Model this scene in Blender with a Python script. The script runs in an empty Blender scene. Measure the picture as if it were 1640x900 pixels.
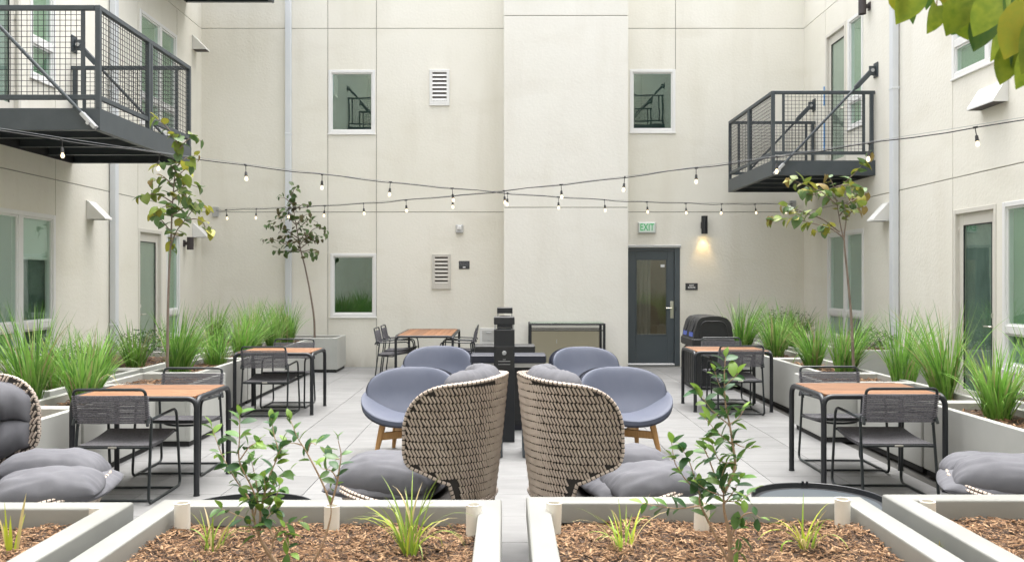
import bpy, bmesh, math, random
from mathutils import Vector, Matrix, noise, Euler
R = math.radians
PI = math.pi
sc = bpy.context.scene
COL = sc.collection
rnd = random.Random(7)

# ------------------------------------------------------------------ camera
F, VX, VY, CH = 1400.0, 811.0, 448.0, 1.61      # focal length and vanishing point in photo pixels, eye height
cam = bpy.data.cameras.new('camera')
cam.sensor_width = 36.0
cam.lens = 36.0 * F / 1640.0
cam.shift_x = 9 / 1640.0
cam.shift_y = -2 / 1640.0
cam.clip_end = 2000
cam.dof.use_dof = True
cam.dof.focus_distance = 7.0
cam.dof.aperture_fstop = 6.3
co = bpy.data.objects.new('camera', cam)
COL.objects.link(co)
co.location = (0, 0, CH)
co.rotation_euler = (R(90), 0, 0)
sc.camera = co

# ------------------------------------------------------------------ sky, sun, exposure
SUN_EL, SUN_AZ = 80.0, 20.0
w = bpy.data.worlds.new('World')
sc.world = w
w.use_nodes = True
nt = w.node_tree
bg = nt.nodes['Background']
sky = nt.nodes.new('ShaderNodeTexSky')
sky.sky_type = 'NISHITA'
sky.sun_disc = False
sky.sun_elevation = R(SUN_EL)
sky.sun_rotation = R(SUN_AZ)
sky.dust_density = 6.0
sky.air_density = 1.0
hs = nt.nodes.new('ShaderNodeHueSaturation')      # an overcast sky: nearly grey
hs.inputs['Saturation'].default_value = 0.22
nt.links.new(sky.outputs[0], hs.inputs['Color'])
nt.links.new(hs.outputs[0], bg.inputs['Color'])
bg.inputs['Strength'].default_value = 0.15
sl = bpy.data.lights.new('sun', 'SUN')
sl.energy = 0.5
sl.angle = R(55)
sl.color = (1.0, 0.965, 0.91)
so = bpy.data.objects.new('sun', sl)
COL.objects.link(so)
az = R(SUN_AZ)
sd = Vector((math.sin(az) * math.cos(R(SUN_EL)), math.cos(az) * math.cos(R(SUN_EL)), math.sin(R(SUN_EL))))
so.rotation_euler = sd.to_track_quat('Z', 'Y').to_euler()
so.location = (0, 0, 30)
sc.view_settings.view_transform = 'Standard'
sc.view_settings.look = 'None'
sc.view_settings.exposure = 2.0
sc.view_settings.gamma = 1.0
sc.view_settings.use_curve_mapping = False
sc.cycles.max_bounces = 12
sc.cycles.diffuse_bounces = 8
sc.cycles.transparent_max_bounces = 16

# ------------------------------------------------------------------ materials
def lin(c):
    c = c / 255.0
    return c / 12.92 if c <= 0.04045 else ((c + 0.055) / 1.055) ** 2.4
def srgb(r, g, b): return (lin(r), lin(g), lin(b))
MATS = {}
def mat(name, c1, rough=0.6, c2=None, scale=6.0, bump=0.0, bscale=80.0, metal=0.0, stretch=None, detail=4.0,
        emit=None, es=0.0, vary=0.0, spec=0.5, bdist=0.01, wear=None):
    m = bpy.data.materials.new(name)
    m.use_nodes = True
    n, l = m.node_tree.nodes, m.node_tree.links
    b = n['Principled BSDF']
    b.inputs['Roughness'].default_value = rough
    b.inputs['Metallic'].default_value = metal
    b.inputs['Specular IOR Level'].default_value = spec
    b.inputs['Base Color'].default_value = (*c1, 1)
    tc = n.new('ShaderNodeTexCoord')
    src = tc.outputs['Object']
    if stretch:
        mp = n.new('ShaderNodeMapping')
        mp.inputs['Scale'].default_value = stretch
        l.new(src, mp.inputs['Vector'])
        vec = mp.outputs[0]
    else:
        vec = src
    col = None
    if c2 is not None:
        t = n.new('ShaderNodeTexNoise')
        t.inputs['Scale'].default_value = scale
        t.inputs['Detail'].default_value = detail
        t.inputs['Roughness'].default_value = 0.6
        oi0 = n.new('ShaderNodeObjectInfo')
        ad = n.new('ShaderNodeVectorMath')
        ad.operation = 'MULTIPLY_ADD'
        ad.inputs[1].default_value = (1, 1, 1)
        cb = n.new('ShaderNodeCombineXYZ')
        mu0 = n.new('ShaderNodeMath'); mu0.operation = 'MULTIPLY'; mu0.inputs[1].default_value = 37.0
        l.new(oi0.outputs['Random'], mu0.inputs[0])
        l.new(mu0.outputs[0], cb.inputs[0]); l.new(mu0.outputs[0], cb.inputs[2])
        l.new(vec, ad.inputs[0]); l.new(cb.outputs[0], ad.inputs[2])
        l.new(ad.outputs[0], t.inputs['Vector'])
        rp = n.new('ShaderNodeValToRGB')
        rp.color_ramp.elements[0].position = 0.32
        rp.color_ramp.elements[1].position = 0.68
        rp.color_ramp.elements[0].color = (*c1, 1)
        rp.color_ramp.elements[1].color = (*c2, 1)
        l.new(t.outputs['Fac'], rp.inputs['Fac'])
        col = rp.outputs[0]
    if vary > 0:
        oi = n.new('ShaderNodeObjectInfo')
        h = n.new('ShaderNodeHueSaturation')
        mr = n.new('ShaderNodeMapRange')
        mr.inputs['To Min'].default_value = 1 - vary
        mr.inputs['To Max'].default_value = 1 + vary
        l.new(oi.outputs['Random'], mr.inputs['Value'])
        l.new(mr.outputs[0], h.inputs['Value'])
        if col is not None: l.new(col, h.inputs['Color'])
        else: h.inputs['Color'].default_value = (*c1, 1)
        col = h.outputs[0]
    if col is not None: l.new(col, b.inputs['Base Color'])
    if bump > 0:
        t2 = n.new('ShaderNodeTexNoise')
        t2.inputs['Scale'].default_value = bscale
        t2.inputs['Detail'].default_value = 5
        l.new(vec, t2.inputs['Vector'])
        bp = n.new('ShaderNodeBump')
        bp.inputs['Strength'].default_value = bump
        bp.inputs['Distance'].default_value = bdist
        l.new(t2.outputs['Fac'], bp.inputs['Height'])
        l.new(bp.outputs[0], b.inputs['Normal'])
    if emit is not None:
        b.inputs['Emission Color'].default_value = (*emit, 1)
        b.inputs['Emission Strength'].default_value = es
    MATS[name] = m
    return m

def glass(name, tint, base=0.10):
    m = bpy.data.materials.new(name)
    m.use_nodes = True
    n, l = m.node_tree.nodes, m.node_tree.links
    n.remove(n['Principled BSDF'])
    out = n['Material Output']
    tr = n.new('ShaderNodeBsdfTransparent'); tr.inputs[0].default_value = (*tint, 1)
    gl = n.new('ShaderNodeBsdfGlossy'); gl.inputs['Roughness'].default_value = 0.01
    gl.inputs['Color'].default_value = (0.9, 1.0, 0.96, 1)
    lw = n.new('ShaderNodeLayerWeight'); lw.inputs['Blend'].default_value = 0.5
    fr = n.new('ShaderNodeMath'); fr.operation = 'POWER'; fr.inputs[1].default_value = 4.5   # Schlick, the same from both faces of the pane
    l.new(lw.outputs['Facing'], fr.inputs[0])
    # float glass in old panes is not quite flat: reflections wobble
    tc = n.new('ShaderNodeTexCoord')
    nz = n.new('ShaderNodeTexNoise'); nz.inputs['Scale'].default_value = 1.6
    l.new(tc.outputs['Object'], nz.inputs['Vector'])
    bp = n.new('ShaderNodeBump'); bp.inputs['Strength'].default_value = 0.12; bp.inputs['Distance'].default_value = 0.006
    l.new(nz.outputs['Fac'], bp.inputs['Height'])
    l.new(bp.outputs[0], gl.inputs['Normal'])
    mp = n.new('ShaderNodeMapRange')
    mp.inputs['To Min'].default_value = base
    mp.inputs['To Max'].default_value = 1.0
    l.new(fr.outputs[0], mp.inputs['Value'])
    mx = n.new('ShaderNodeMixShader')
    l.new(mp.outputs[0], mx.inputs[0])
    l.new(tr.outputs[0], mx.inputs[1]); l.new(gl.outputs[0], mx.inputs[2])
    l.new(mx.outputs[0], out.inputs['Surface'])
    MATS[name] = m
    return m

def leafmat(name, c1, c2, vary=0.25, rough=0.45, scale=14):
    m = mat(name, c1, rough, c2, scale=scale, vary=vary, spec=0.35)
    b = m.node_tree.nodes['Principled BSDF']
    n, l = m.node_tree.nodes, m.node_tree.links
    tl = n.new('ShaderNodeBsdfTranslucent')
    src = b.inputs['Base Color'].links[0].from_socket
    l.new(src, tl.inputs['Color'])
    mx = n.new('ShaderNodeMixShader'); mx.inputs[0].default_value = 0.3
    l.new(b.outputs[0], mx.inputs[1]); l.new(tl.outputs[0], mx.inputs[2])
    l.new(mx.outputs[0], n['Material Output'].inputs['Surface'])
    return m

def stucco(name, ca, cb, stain):
    m = mat(name, ca, 0.92, cb, scale=0.55, bump=0.30, bscale=24, detail=9, spec=0.15, bdist=0.012)
    n, l = m.node_tree.nodes, m.node_tree.links
    b = n['Principled BSDF']
    src = b.inputs['Base Color'].links[0].from_socket
    tc = n.new('ShaderNodeTexCoord')
    def noise_fac(scl, sc3, lo, hi, det=6):
        mp = n.new('ShaderNodeMapping'); mp.inputs['Scale'].default_value = sc3
        l.new(tc.outputs['Object'], mp.inputs['Vector'])
        t = n.new('ShaderNodeTexNoise'); t.inputs['Scale'].default_value = scl; t.inputs['Detail'].default_value = det
        l.new(mp.outputs[0], t.inputs['Vector'])
        r = n.new('ShaderNodeMapRange'); r.inputs['From Min'].default_value = lo; r.inputs['From Max'].default_value = hi
        l.new(t.outputs['Fac'], r.inputs['Value'])
        return r.outputs[0]
    def mixin(src, fac, col, amt):
        mu = n.new('ShaderNodeMath'); mu.operation = 'MULTIPLY'; mu.inputs[1].default_value = amt
        l.new(fac, mu.inputs[0])
        mx = n.new('ShaderNodeMix'); mx.data_type = 'RGBA'
        l.new(mu.outputs[0], mx.inputs[0]); l.new(src, mx.inputs[6]); mx.inputs[7].default_value = (*col, 1)
        return mx.outputs[2]
    src = mixin(src, noise_fac(2.2, (1.0, 1.0, .16), .52, .78), stain, .40)      # faint run marks
    src = mixin(src, noise_fac(1.3, (.6, .6, 1.6), .55, .75, 9), stain, .28)     # trowel patches
    src = mixin(src, noise_fac(30, (1, 1, 1), .60, .75, 3), stain, .25)          # speckle
    # splash marks on the lowest courses
    sp = n.new('ShaderNodeSeparateXYZ'); l.new(tc.outputs['Object'], sp.inputs[0])
    r = n.new('ShaderNodeMapRange'); r.inputs['From Min'].default_value = .34; r.inputs['From Max'].default_value = .0
    l.new(sp.outputs[2], r.inputs['Value'])
    mu = n.new('ShaderNodeMath'); mu.operation = 'MULTIPLY'; l.new(r.outputs[0], mu.inputs[0]); l.new(noise_fac(5, (1, 1, .5), .35, .75), mu.inputs[1])
    src = mixin(src, mu.outputs[0], (stain[0] * .75, stain[1] * .74, stain[2] * .72), .6)
    l.new(src, b.inputs['Base Color'])
    return m
STUCCO = stucco('cream stucco', (0.735, 0.715, 0.635), (0.775, 0.755, 0.685), (0.60, 0.565, 0.47))
STUCCO2 = stucco('pale stucco', (0.73, 0.712, 0.65), (0.765, 0.75, 0.695), (0.63, 0.60, 0.525))
GROOVE = mat('reveal bead', (0.24, 0.23, 0.21), 0.8)
WHITE = mat('white vinyl', (0.74, 0.74, 0.73), 0.35)
WHITEP = mat('white painted metal', (0.70, 0.70, 0.68), 0.45, (0.74, 0.74, 0.72), scale=3)
CREAMP = mat('cream painted door', (0.62, 0.60, 0.54), 0.5)
SPOUT = mat('pale blue grey downspout', (0.60, 0.63, 0.66), 0.4, (0.64, 0.66, 0.68), scale=2)
STEEL = mat('dark slate painted steel', (0.042, 0.054, 0.062), 0.45, (0.053, 0.065, 0.074), scale=5, bump=0.04, bscale=120)
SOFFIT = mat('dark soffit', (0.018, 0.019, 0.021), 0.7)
BLACK = mat('black powder coat', (0.010, 0.012, 0.015), 0.42, (0.014, 0.016, 0.020), scale=8, bump=0.03, bscale=300)
BLACKP = mat('black plastic', (0.012, 0.013, 0.014), 0.55, (0.018, 0.019, 0.020), scale=12, bump=0.05, bscale=200)
CHAIRF = mat('dark green black chair tube', (0.013, 0.018, 0.020), 0.38)
CORD = mat('heathered grey cord', (0.07, 0.068, 0.078), 0.9, (0.19, 0.185, 0.205), scale=90, bump=0.5, bscale=220, bdist=0.004)
SEATW = mat('woven grey seat', (0.030, 0.030, 0.034), 0.9, (0.115, 0.112, 0.122), scale=70, bump=0.9, bscale=150, stretch=(1, 3.5, 1), bdist=0.006)
TEAK = mat('oiled teak', (0.15, 0.066, 0.028), 0.55, (0.27, 0.130, 0.060), scale=7, stretch=(0.7, 9, 9), bump=0.12, bscale=40, vary=0.22, bdist=0.004)
OAK = mat('oak leg', (0.42, 0.22, 0.075), 0.5, (0.54, 0.31, 0.12), scale=10, stretch=(8, 8, 0.8))
NAVY = mat('blue grey upholstery', (0.070, 0.081, 0.117), 0.6, (0.082, 0.093, 0.130), scale=4, bump=0.1, bscale=500, spec=0.4)
NAVYS = mat('dark navy shell', (0.017, 0.020, 0.034), 0.5)
CUSH = mat('grey cushion fabric', (0.098, 0.099, 0.112), 0.85, (0.122, 0.123, 0.136), scale=6, bump=0.25, bscale=600, bdist=0.002)
WICKD = mat('dark wicker core', (0.022, 0.018, 0.016), 0.7)
WICKL = mat('beige wicker strand', (0.40, 0.33, 0.275), 0.6, (0.52, 0.44, 0.375), scale=12, bump=0.2, bscale=300)
PLANT = mat('grey planter coating', (0.405, 0.41, 0.385), 0.42, (0.445, 0.45, 0.424), scale=2.5, bump=0.06, bscale=160, vary=0.03)
PLANTR = mat('grey planter coating smooth', (0.235, 0.238, 0.223), 0.40, (0.268, 0.271, 0.254), scale=3, bump=0.03, bscale=160)
TOE = mat('dark plinth', (0.02, 0.02, 0.021), 0.7)
SOIL = mat('dark soil', (0.045, 0.028, 0.018), 0.95, (0.09, 0.055, 0.035), scale=20, bump=1, bscale=60, bdist=0.03)
CHIP = mat('bark chip brown', (0.16, 0.085, 0.042), 0.9, (0.24, 0.135, 0.07), scale=30, bump=0.5, bscale=120)
CHIP2 = mat('bark chip pale', (0.32, 0.195, 0.105), 0.9, (0.42, 0.27, 0.155), scale=30, bump=0.5, bscale=120)
CHIP3 = mat('bark chip dark', (0.055, 0.030, 0.017), 0.9, (0.10, 0.055, 0.030), scale=30, bump=0.5, bscale=120)
PVC = mat('white pipe', (0.72, 0.69, 0.62), 0.4, (0.76, 0.73, 0.67), scale=6)
TILE = mat('pale porcelain paver', (0.158, 0.158, 0.157), 0.55, (0.206, 0.206, 0.204), scale=3.2, stretch=(0.7, 2.2, 1), bump=0.12, bscale=140, vary=0.075, detail=9, bdist=0.003)
BED = mat('dark paver joint', (0.07, 0.068, 0.063), 0.95)
GROUND = mat('ground', (0.20, 0.19, 0.17), 0.95, (0.26, 0.25, 0.23), scale=1.5, bump=0.3, bscale=20)
SLATE = mat('slate door paint', (0.062, 0.078, 0.088), 0.45, (0.07, 0.086, 0.096), scale=3, bump=0.04, bscale=90)
NICKEL = mat('satin nickel', (0.62, 0.60, 0.54), 0.3, metal=0.8)
ZINC = mat('grey zinc', (0.45, 0.46, 0.47), 0.4, metal=0.6)
BRONZE = mat('dark bronze', (0.045, 0.036, 0.036), 0.45)
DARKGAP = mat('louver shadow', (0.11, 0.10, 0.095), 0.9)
BLINDG = mat('grey green blind', (0.26, 0.295, 0.28), 0.8)
BLINDS = mat('sage blind', (0.17, 0.26, 0.17), 0.8, (0.21, 0.30, 0.20), scale=3)
BLINDP = mat('pale roller blind', (0.46, 0.52, 0.49), 0.8)
CURT = mat('taupe curtain', (0.30, 0.288, 0.265), 0.9, (0.38, 0.365, 0.335), scale=5, stretch=(8, 8, 0.3))
ROOMD = mat('dim room', (0.05, 0.075, 0.062), 0.9, (0.13, 0.16, 0.14), scale=2.5)
ROOMB = mat('dark room', (0.012, 0.02, 0.017), 0.9, (0.04, 0.055, 0.048), scale=2.5)
ROOMM = mat('grey green room', (0.10, 0.13, 0.115), 0.9, (0.26, 0.30, 0.28), scale=2.0, stretch=(1, 1, .4))
ROOMW = mat('warm hallway', (0.30, 0.26, 0.20), 0.9, (0.20, 0.17, 0.13), scale=1.3)
RED = mat('brick red', (0.25, 0.07, 0.05), 0.8)
GLASS = glass('window glass', (0.92, 0.98, 0.95), 0.08)
GLASSD = glass('dark window glass', (0.6, 0.74, 0.68), 0.13)
GLASSC = glass('clear door glass', (0.86, 0.86, 0.82), 0.05)
GLASST = glass('table glass', (0.80, 0.80, 0.74), 0.05)
GREENL = mat('green exit letters', (0.01, 0.22, 0.06), 0.5, emit=(0.02, 0.8, 0.22), es=0.10)
EXITF = mat('exit sign face', (0.62, 0.66, 0.63), 0.4)
GRAYP = mat('grey plastic', (0.50, 0.50, 0.49), 0.45)
SIGN = mat('charcoal sign', (0.035, 0.036, 0.04), 0.5)
LETT = mat('white lettering', (0.75, 0.75, 0.75), 0.6)
LETG = mat('grey lettering', (0.22, 0.22, 0.25), 0.6)
BLUE = mat('blue label', (0.07, 0.11, 0.42), 0.5)
TAPE = mat('blue tape', (0.03, 0.25, 0.62), 0.6)
BULB = mat('lit bulb', (0.9, 0.8, 0.65), 0.2, emit=(1.0, 0.76, 0.45), es=0.55)
LAMPE = mat('lamp lens', (0.9, 0.8, 0.6), 0.3, emit=(1.0, 0.72, 0.32), es=6.0)
CABLE = mat('black cable', (0.02, 0.02, 0.02), 0.5)
WIRE = mat('support wire', (0.30, 0.31, 0.32), 0.4, metal=0.5)
BARK = mat('young bark', (0.16, 0.12, 0.095), 0.85, (0.24, 0.19, 0.155), scale=25, bump=0.6, bscale=60, stretch=(1, 1, 0.3))
BARKT = mat('tan stem', (0.34, 0.23, 0.15), 0.8, (0.42, 0.30, 0.20), scale=25, bump=0.4, bscale=90)
REDL = [leafmat('leaf olive', (0.13, 0.19, 0.035), (0.20, 0.25, 0.05)), leafmat('leaf green', (0.085, 0.165, 0.06), (0.14, 0.22, 0.085)),
        leafmat('leaf yellow', (0.30, 0.27, 0.035), (0.24, 0.26, 0.04)), leafmat('leaf bronze', (0.22, 0.15, 0.05), (0.24, 0.19, 0.06))]
DKL = [leafmat('dark leaf', (0.085, 0.135, 0.045), (0.125, 0.175, 0.06)), leafmat('maroon leaf', (0.11, 0.095, 0.05), (0.14, 0.13, 0.06)),
       leafmat('dark green leaf', (0.085, 0.155, 0.06), (0.125, 0.19, 0.075))]
SHL = [leafmat('glossy dark leaf', (0.04, 0.11, 0.045), (0.07, 0.15, 0.055), rough=0.3), leafmat('glossy mid leaf', (0.075, 0.175, 0.04), (0.12, 0.23, 0.055), rough=0.3),
       leafmat('fresh leaf', (0.15, 0.27, 0.04), (0.20, 0.32, 0.06), rough=0.4)]
FGL = [leafmat('near leaf green', (0.15, 0.23, 0.02), (0.26, 0.32, 0.03), scale=30), leafmat('near leaf gold', (0.36, 0.33, 0.03), (0.26, 0.31, 0.03), scale=30),
       leafmat('near leaf deep', (0.05, 0.13, 0.03), (0.10, 0.17, 0.03), scale=30)]
GR = [leafmat('grass green', (0.17, 0.36, 0.055), (0.22, 0.42, 0.08), vary=0.1), leafmat('grass deep', (0.075, 0.19, 0.035), (0.12, 0.26, 0.05), vary=0.1),
      leafmat('grass light', (0.22, 0.36, 0.09), (0.28, 0.42, 0.12), vary=0.1), leafmat('grass straw', (0.38, 0.34, 0.17), (0.30, 0.29, 0.13), vary=0.1)]
TUFT = [leafmat('tuft green', (0.20, 0.32, 0.04), (0.27, 0.38, 0.06)), leafmat('tuft lime', (0.40, 0.44, 0.04), (0.34, 0.42, 0.05)),
        leafmat('tuft tan', (0.50, 0.40, 0.20), (0.42, 0.36, 0.15))]

# ------------------------------------------------------------------ mesh helpers
class MB:
    def __init__(s): s.v = []; s.f = []; s.m = []
    def add(s, vs, fs, mi=0):
        k = len(s.v)
        s.v += [tuple(p) for p in vs]
        s.f += [tuple(i + k for i in f) for f in fs]
        s.m += [mi] * len(fs)
        return s
    def box(s, x0, x1, y0, y1, z0, z1, c=0.0, mi=0, M=None):
        x0, x1 = sorted((x0, x1)); y0, y1 = sorted((y0, y1)); z0, z1 = sorted((z0, z1))
        if c <= 0:
            vs = [Vector((x, y, z)) for z in (z0, z1) for y in (y0, y1) for x in (x0, x1)]
            fs = [(0, 2, 3, 1), (4, 5, 7, 6), (0, 1, 5, 4), (2, 6, 7, 3), (0, 4, 6, 2), (1, 3, 7, 5)]
        else:
            c = min(c, (x1 - x0) * .45, (y1 - y0) * .45, (z1 - z0) * .45)
            vs = []; idx = {}
            for sx in (0, 1):
                for sy in (0, 1):
                    for sz in (0, 1):
                        X, Y, Z = (x0, x1)[sx], (y0, y1)[sy], (z0, z1)[sz]
                        dx, dy, dz = (c, -c)[sx], (c, -c)[sy], (c, -c)[sz]
                        for a in range(3):
                            p = [X + dx, Y + dy, Z + dz]; p[a] = (X, Y, Z)[a]
                            idx[sx, sy, sz, a] = len(vs); vs.append(Vector(p))
            fs = []
            q = [(0, 0), (0, 1), (1, 1), (1, 0)]
            for a in range(3):
                for sd_ in (0, 1):
                    f = []
                    for (i, j) in q:
                        t = [0, 0, 0]; t[a] = sd_; t[(a + 1) % 3] = i; t[(a + 2) % 3] = j
                        f.append(idx[t[0], t[1], t[2], a])
                    fs.append(tuple(f) if sd_ == 0 else tuple(f[::-1]))
            for a in range(3):
                b, d = (a + 1) % 3, (a + 2) % 3
                for i in (0, 1):
                    for j in (0, 1):
                        t0 = [0, 0, 0]; t0[b] = i; t0[d] = j
                        t1 = list(t0); t1[a] = 1
                        fs.append((idx[(*t0, b)], idx[(*t0, d)], idx[(*t1, d)], idx[(*t1, b)]))
            for sx in (0, 1):
                for sy in (0, 1):
                    for sz in (0, 1):
                        fs.append(tuple(idx[sx, sy, sz, a] for a in range(3)))
        if M is not None: vs = [M @ p for p in vs]
        return s.add(vs, fs, mi)
    def tube(s, pts, r, n=8, mi=0, cap=True, closed=False):
        pts = [Vector(p) for p in pts]
        rs = r if isinstance(r, (list, tuple)) else [r] * len(pts)
        m = len(pts); vs = []; fs = []
        up = None
        for i, p in enumerate(pts):
            if closed: t = pts[(i + 1) % m] - pts[i - 1]
            else: t = pts[min(i + 1, m - 1)] - pts[max(i - 1, 0)]
            if t.length < 1e-9: t = Vector((0, 0, 1))
            t.normalize()
            if up is None:
                up = Vector((0, 0, 1)) if abs(t.z) < 0.9 else Vector((1, 0, 0))
            a = up - t * up.dot(t)
            if a.length < 1e-6: a = t.orthogonal()
            a.normalize(); b = t.cross(a); up = a
            for k in range(n):
                an = 2 * PI * (k + .5) / n
                vs.append(p + (a * math.cos(an) + b * math.sin(an)) * rs[i])
        for i in range(m if closed else m - 1):
            j = (i + 1) % m
            for k in range(n):
                fs.append((i * n + k, i * n + (k + 1) % n, j * n + (k + 1) % n, j * n + k))
        if cap and not closed:
            fs.append(tuple(range(n))[::-1]); fs.append(tuple((m - 1) * n + k for k in range(n)))
        return s.add(vs, fs, mi)
    def lathe(s, prof, n=16, org=(0, 0, 0), mi=0, M=None):
        vs = []; fs = []
        o = Vector(org)
        for (r, z) in prof:
            for k in range(n):
                an = 2 * PI * k / n
                p = Vector((r * math.cos(an), r * math.sin(an), z))
                if M is not None: p = M @ p
                vs.append(p + o)
        for i in range(len(prof) - 1):
            for k in range(n):
                fs.append((i * n + k, i * n + (k + 1) % n, (i + 1) * n + (k + 1) % n, (i + 1) * n + k))
        if prof[0][0] > 1e-5: fs.append(tuple(range(n))[::-1])
        if prof[-1][0] > 1e-5: fs.append(tuple((len(prof) - 1) * n + k for k in range(n)))
        return s.add(vs, fs, mi)
    def grid(s, P, mi=0, flip=False):       # P: rows of points
        nr, nc = len(P), len(P[0])
        vs = [p for row in P for p in row]; fs = []
        for i in range(nr - 1):
            for j in range(nc - 1):
                f = (i * nc + j, i * nc + j + 1, (i + 1) * nc + j + 1, (i + 1) * nc + j)
                fs.append(f[::-1] if flip else f)
        return s.add(vs, fs, mi)
    def prism(s, poly, axis, a0, a1, mi=0):     # poly in the other two axes, extruded along axis
        n = len(poly); vs = []
        for a in (a0, a1):
            for (p, q) in poly:
                v = [p, q]; v.insert(axis, a); vs.append(Vector(v))
        fs = [tuple(range(n)), tuple(range(2 * n - 1, n - 1, -1))]
        for k in range(n): fs.append((k, n + k, n + (k + 1) % n, (k + 1) % n))
        return s.add(vs, fs, mi)
    def mesh(s, name, mats, smooth=38, fix=True):
        me = bpy.data.meshes.new(name)
        me.from_pydata(s.v, [], s.f)
        for m in (mats if isinstance(mats, (list, tuple)) else [mats]): me.materials.append(m)
        me.polygons.foreach_set('material_index', s.m)
        if fix:
            bm = bmesh.new(); bm.from_mesh(me)
            bmesh.ops.recalc_face_normals(bm, faces=bm.faces)
            bm.to_mesh(me); bm.free()
        if smooth:
            me.polygons.foreach_set('use_smooth', [True] * len(me.polygons))
            me.set_sharp_from_angle(angle=R(smooth))
        me.update()
        return me
    def build(s, name, mats, parent=None, smooth=38, loc=None, fix=True):
        return link(name, s.mesh(name, mats, smooth, fix), parent, loc)

def link(name, data, parent=None, loc=None, rot=None, scale=None):
    o = bpy.data.objects.new(name, data)
    COL.objects.link(o)
    if parent is not None: o.parent = parent
    if loc is not None: o.location = loc
    if rot is not None: o.rotation_euler = rot
    if scale is not None: o.scale = scale if isinstance(scale, (tuple, list)) else (scale,) * 3
    return o
def tag(o, label=None, cat=None, group=None, kind=None):
    if label: o['label'] = label
    if cat: o['category'] = cat
    if group: o['group'] = group
    if kind: o['kind'] = kind
    return o
def thing(name, label, cat, loc=(0, 0, 0), rz=0.0, group=None):
    return tag(link(name, None, None, loc, (0, 0, rz)), label, cat, group)
def dup(root, loc, rz=None, label=None, group=None):
    r = root.copy(); COL.objects.link(r); r.location = loc
    if rz is not None: r.rotation_euler = (0, 0, rz)
    if label: r['label'] = label
    if group: r['group'] = group
    for ch in KIDS(root):
        c = ch.copy(); COL.objects.link(c); c.parent = r
        for g in KIDS(ch):
            d = g.copy(); COL.objects.link(d); d.parent = c
    return r
def KIDS(o): return [x for x in bpy.data.objects if x.parent == o]
def text(name, body, size, mat_, parent, loc, rot=(PI / 2, 0, 0), ext=0.002, sx=1.0, off=0.0):
    c = bpy.data.curves.new(name, 'FONT')
    c.body = body; c.size = size; c.extrude = ext; c.align_x = 'CENTER'; c.align_y = 'CENTER'; c.offset = off
    c.materials.append(mat_)
    tmp = bpy.data.objects.new(name, c); COL.objects.link(tmp)
    me = bpy.data.meshes.new_from_object(tmp.evaluated_get(bpy.context.evaluated_depsgraph_get()))
    bpy.data.objects.remove(tmp); bpy.data.curves.remove(c)
    me.name = name
    return link(name, me, parent, loc, rot, (sx, 1, 1))
def P(px, py, Y): return Vector(((px - VX) / F * Y, Y, CH - (py - VY) / F * Y))
def arc(c, r, a0, a1, n, ax='xz'):
    out = []
    for i in range(n + 1):
        a = a0 + (a1 - a0) * i / n
        p = [0, 0, 0]; k = {'x': 0, 'y': 1, 'z': 2}
        p[k[ax[0]]] = r * math.cos(a); p[k[ax[1]]] = r * math.sin(a)
        out.append(Vector(c) + Vector(p))
    return out
def bend(pts, r, n=5):      # polyline with rounded corners
    pts = [Vector(p) for p in pts]
    out = [pts[0]]
    for i in range(1, len(pts) - 1):
        a, b, c = pts[i - 1], pts[i], pts[i + 1]
        u, v = (a - b), (c - b)
        rr = min(r if not isinstance(r, list) else r[i - 1], u.length * .49, v.length * .49)
        u.normalize(); v.normalize()
        p0, p1 = b + u * rr, b + v * rr
        for k in range(n + 1):
            t = k / n
            out.append(p0 * (1 - t) ** 2 + b * 2 * t * (1 - t) + p1 * t * t)
    out.append(pts[-1])
    return out
def catmull(pts, n=6):
    pts = [Vector(p) for p in pts]
    if len(pts) < 3: return pts
    q = [pts[0] * 2 - pts[1]] + pts + [pts[-1] * 2 - pts[-2]]
    out = []
    for i in range(1, len(q) - 2):
        for k in range(n):
            t = k / n
            out.append(0.5 * ((2 * q[i]) + (q[i + 1] - q[i - 1]) * t + (2 * q[i - 1] - 5 * q[i] + 4 * q[i + 1] - q[i + 2]) * t * t
                              + (3 * q[i] - q[i - 1] - 3 * q[i + 1] + q[i + 2]) * t ** 3))
    out.append(pts[-1])
    return out

# ------------------------------------------------------------------ ground, paving
XL, XR, YB, YC, YREAR, ZT = -5.69, 5.55, 16.3, 15.6, -3.2, 7.7
tag(MB().box(-400, 400, -400, 400, -0.40, -0.10).build('ground', GROUND), kind='structure')
pave = tag(MB().box(XL, XR, YREAR, YB, -0.096, -0.024).build('courtyard_floor', BED), kind='structure')
TP = 0.607
tm = MB().box(-TP / 2 + .0022, TP / 2 - .0022, -.3 + .0022, .3 - .0022, -0.03, 0, c=0.002).mesh('tile', TILE, smooth=0)
for i in range(-3, 9):
    for j in range(-7, 17):
        x0, y0 = -1.528 + TP * (i - 0) - TP / 2 + 0, 6.564 + 0.6 * j + .3
        if y0 > YB: continue
        o = link('tile', tm, pave, (x0, min(y0, YB - .3), rnd.uniform(-.0006, .0006)))

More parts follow.
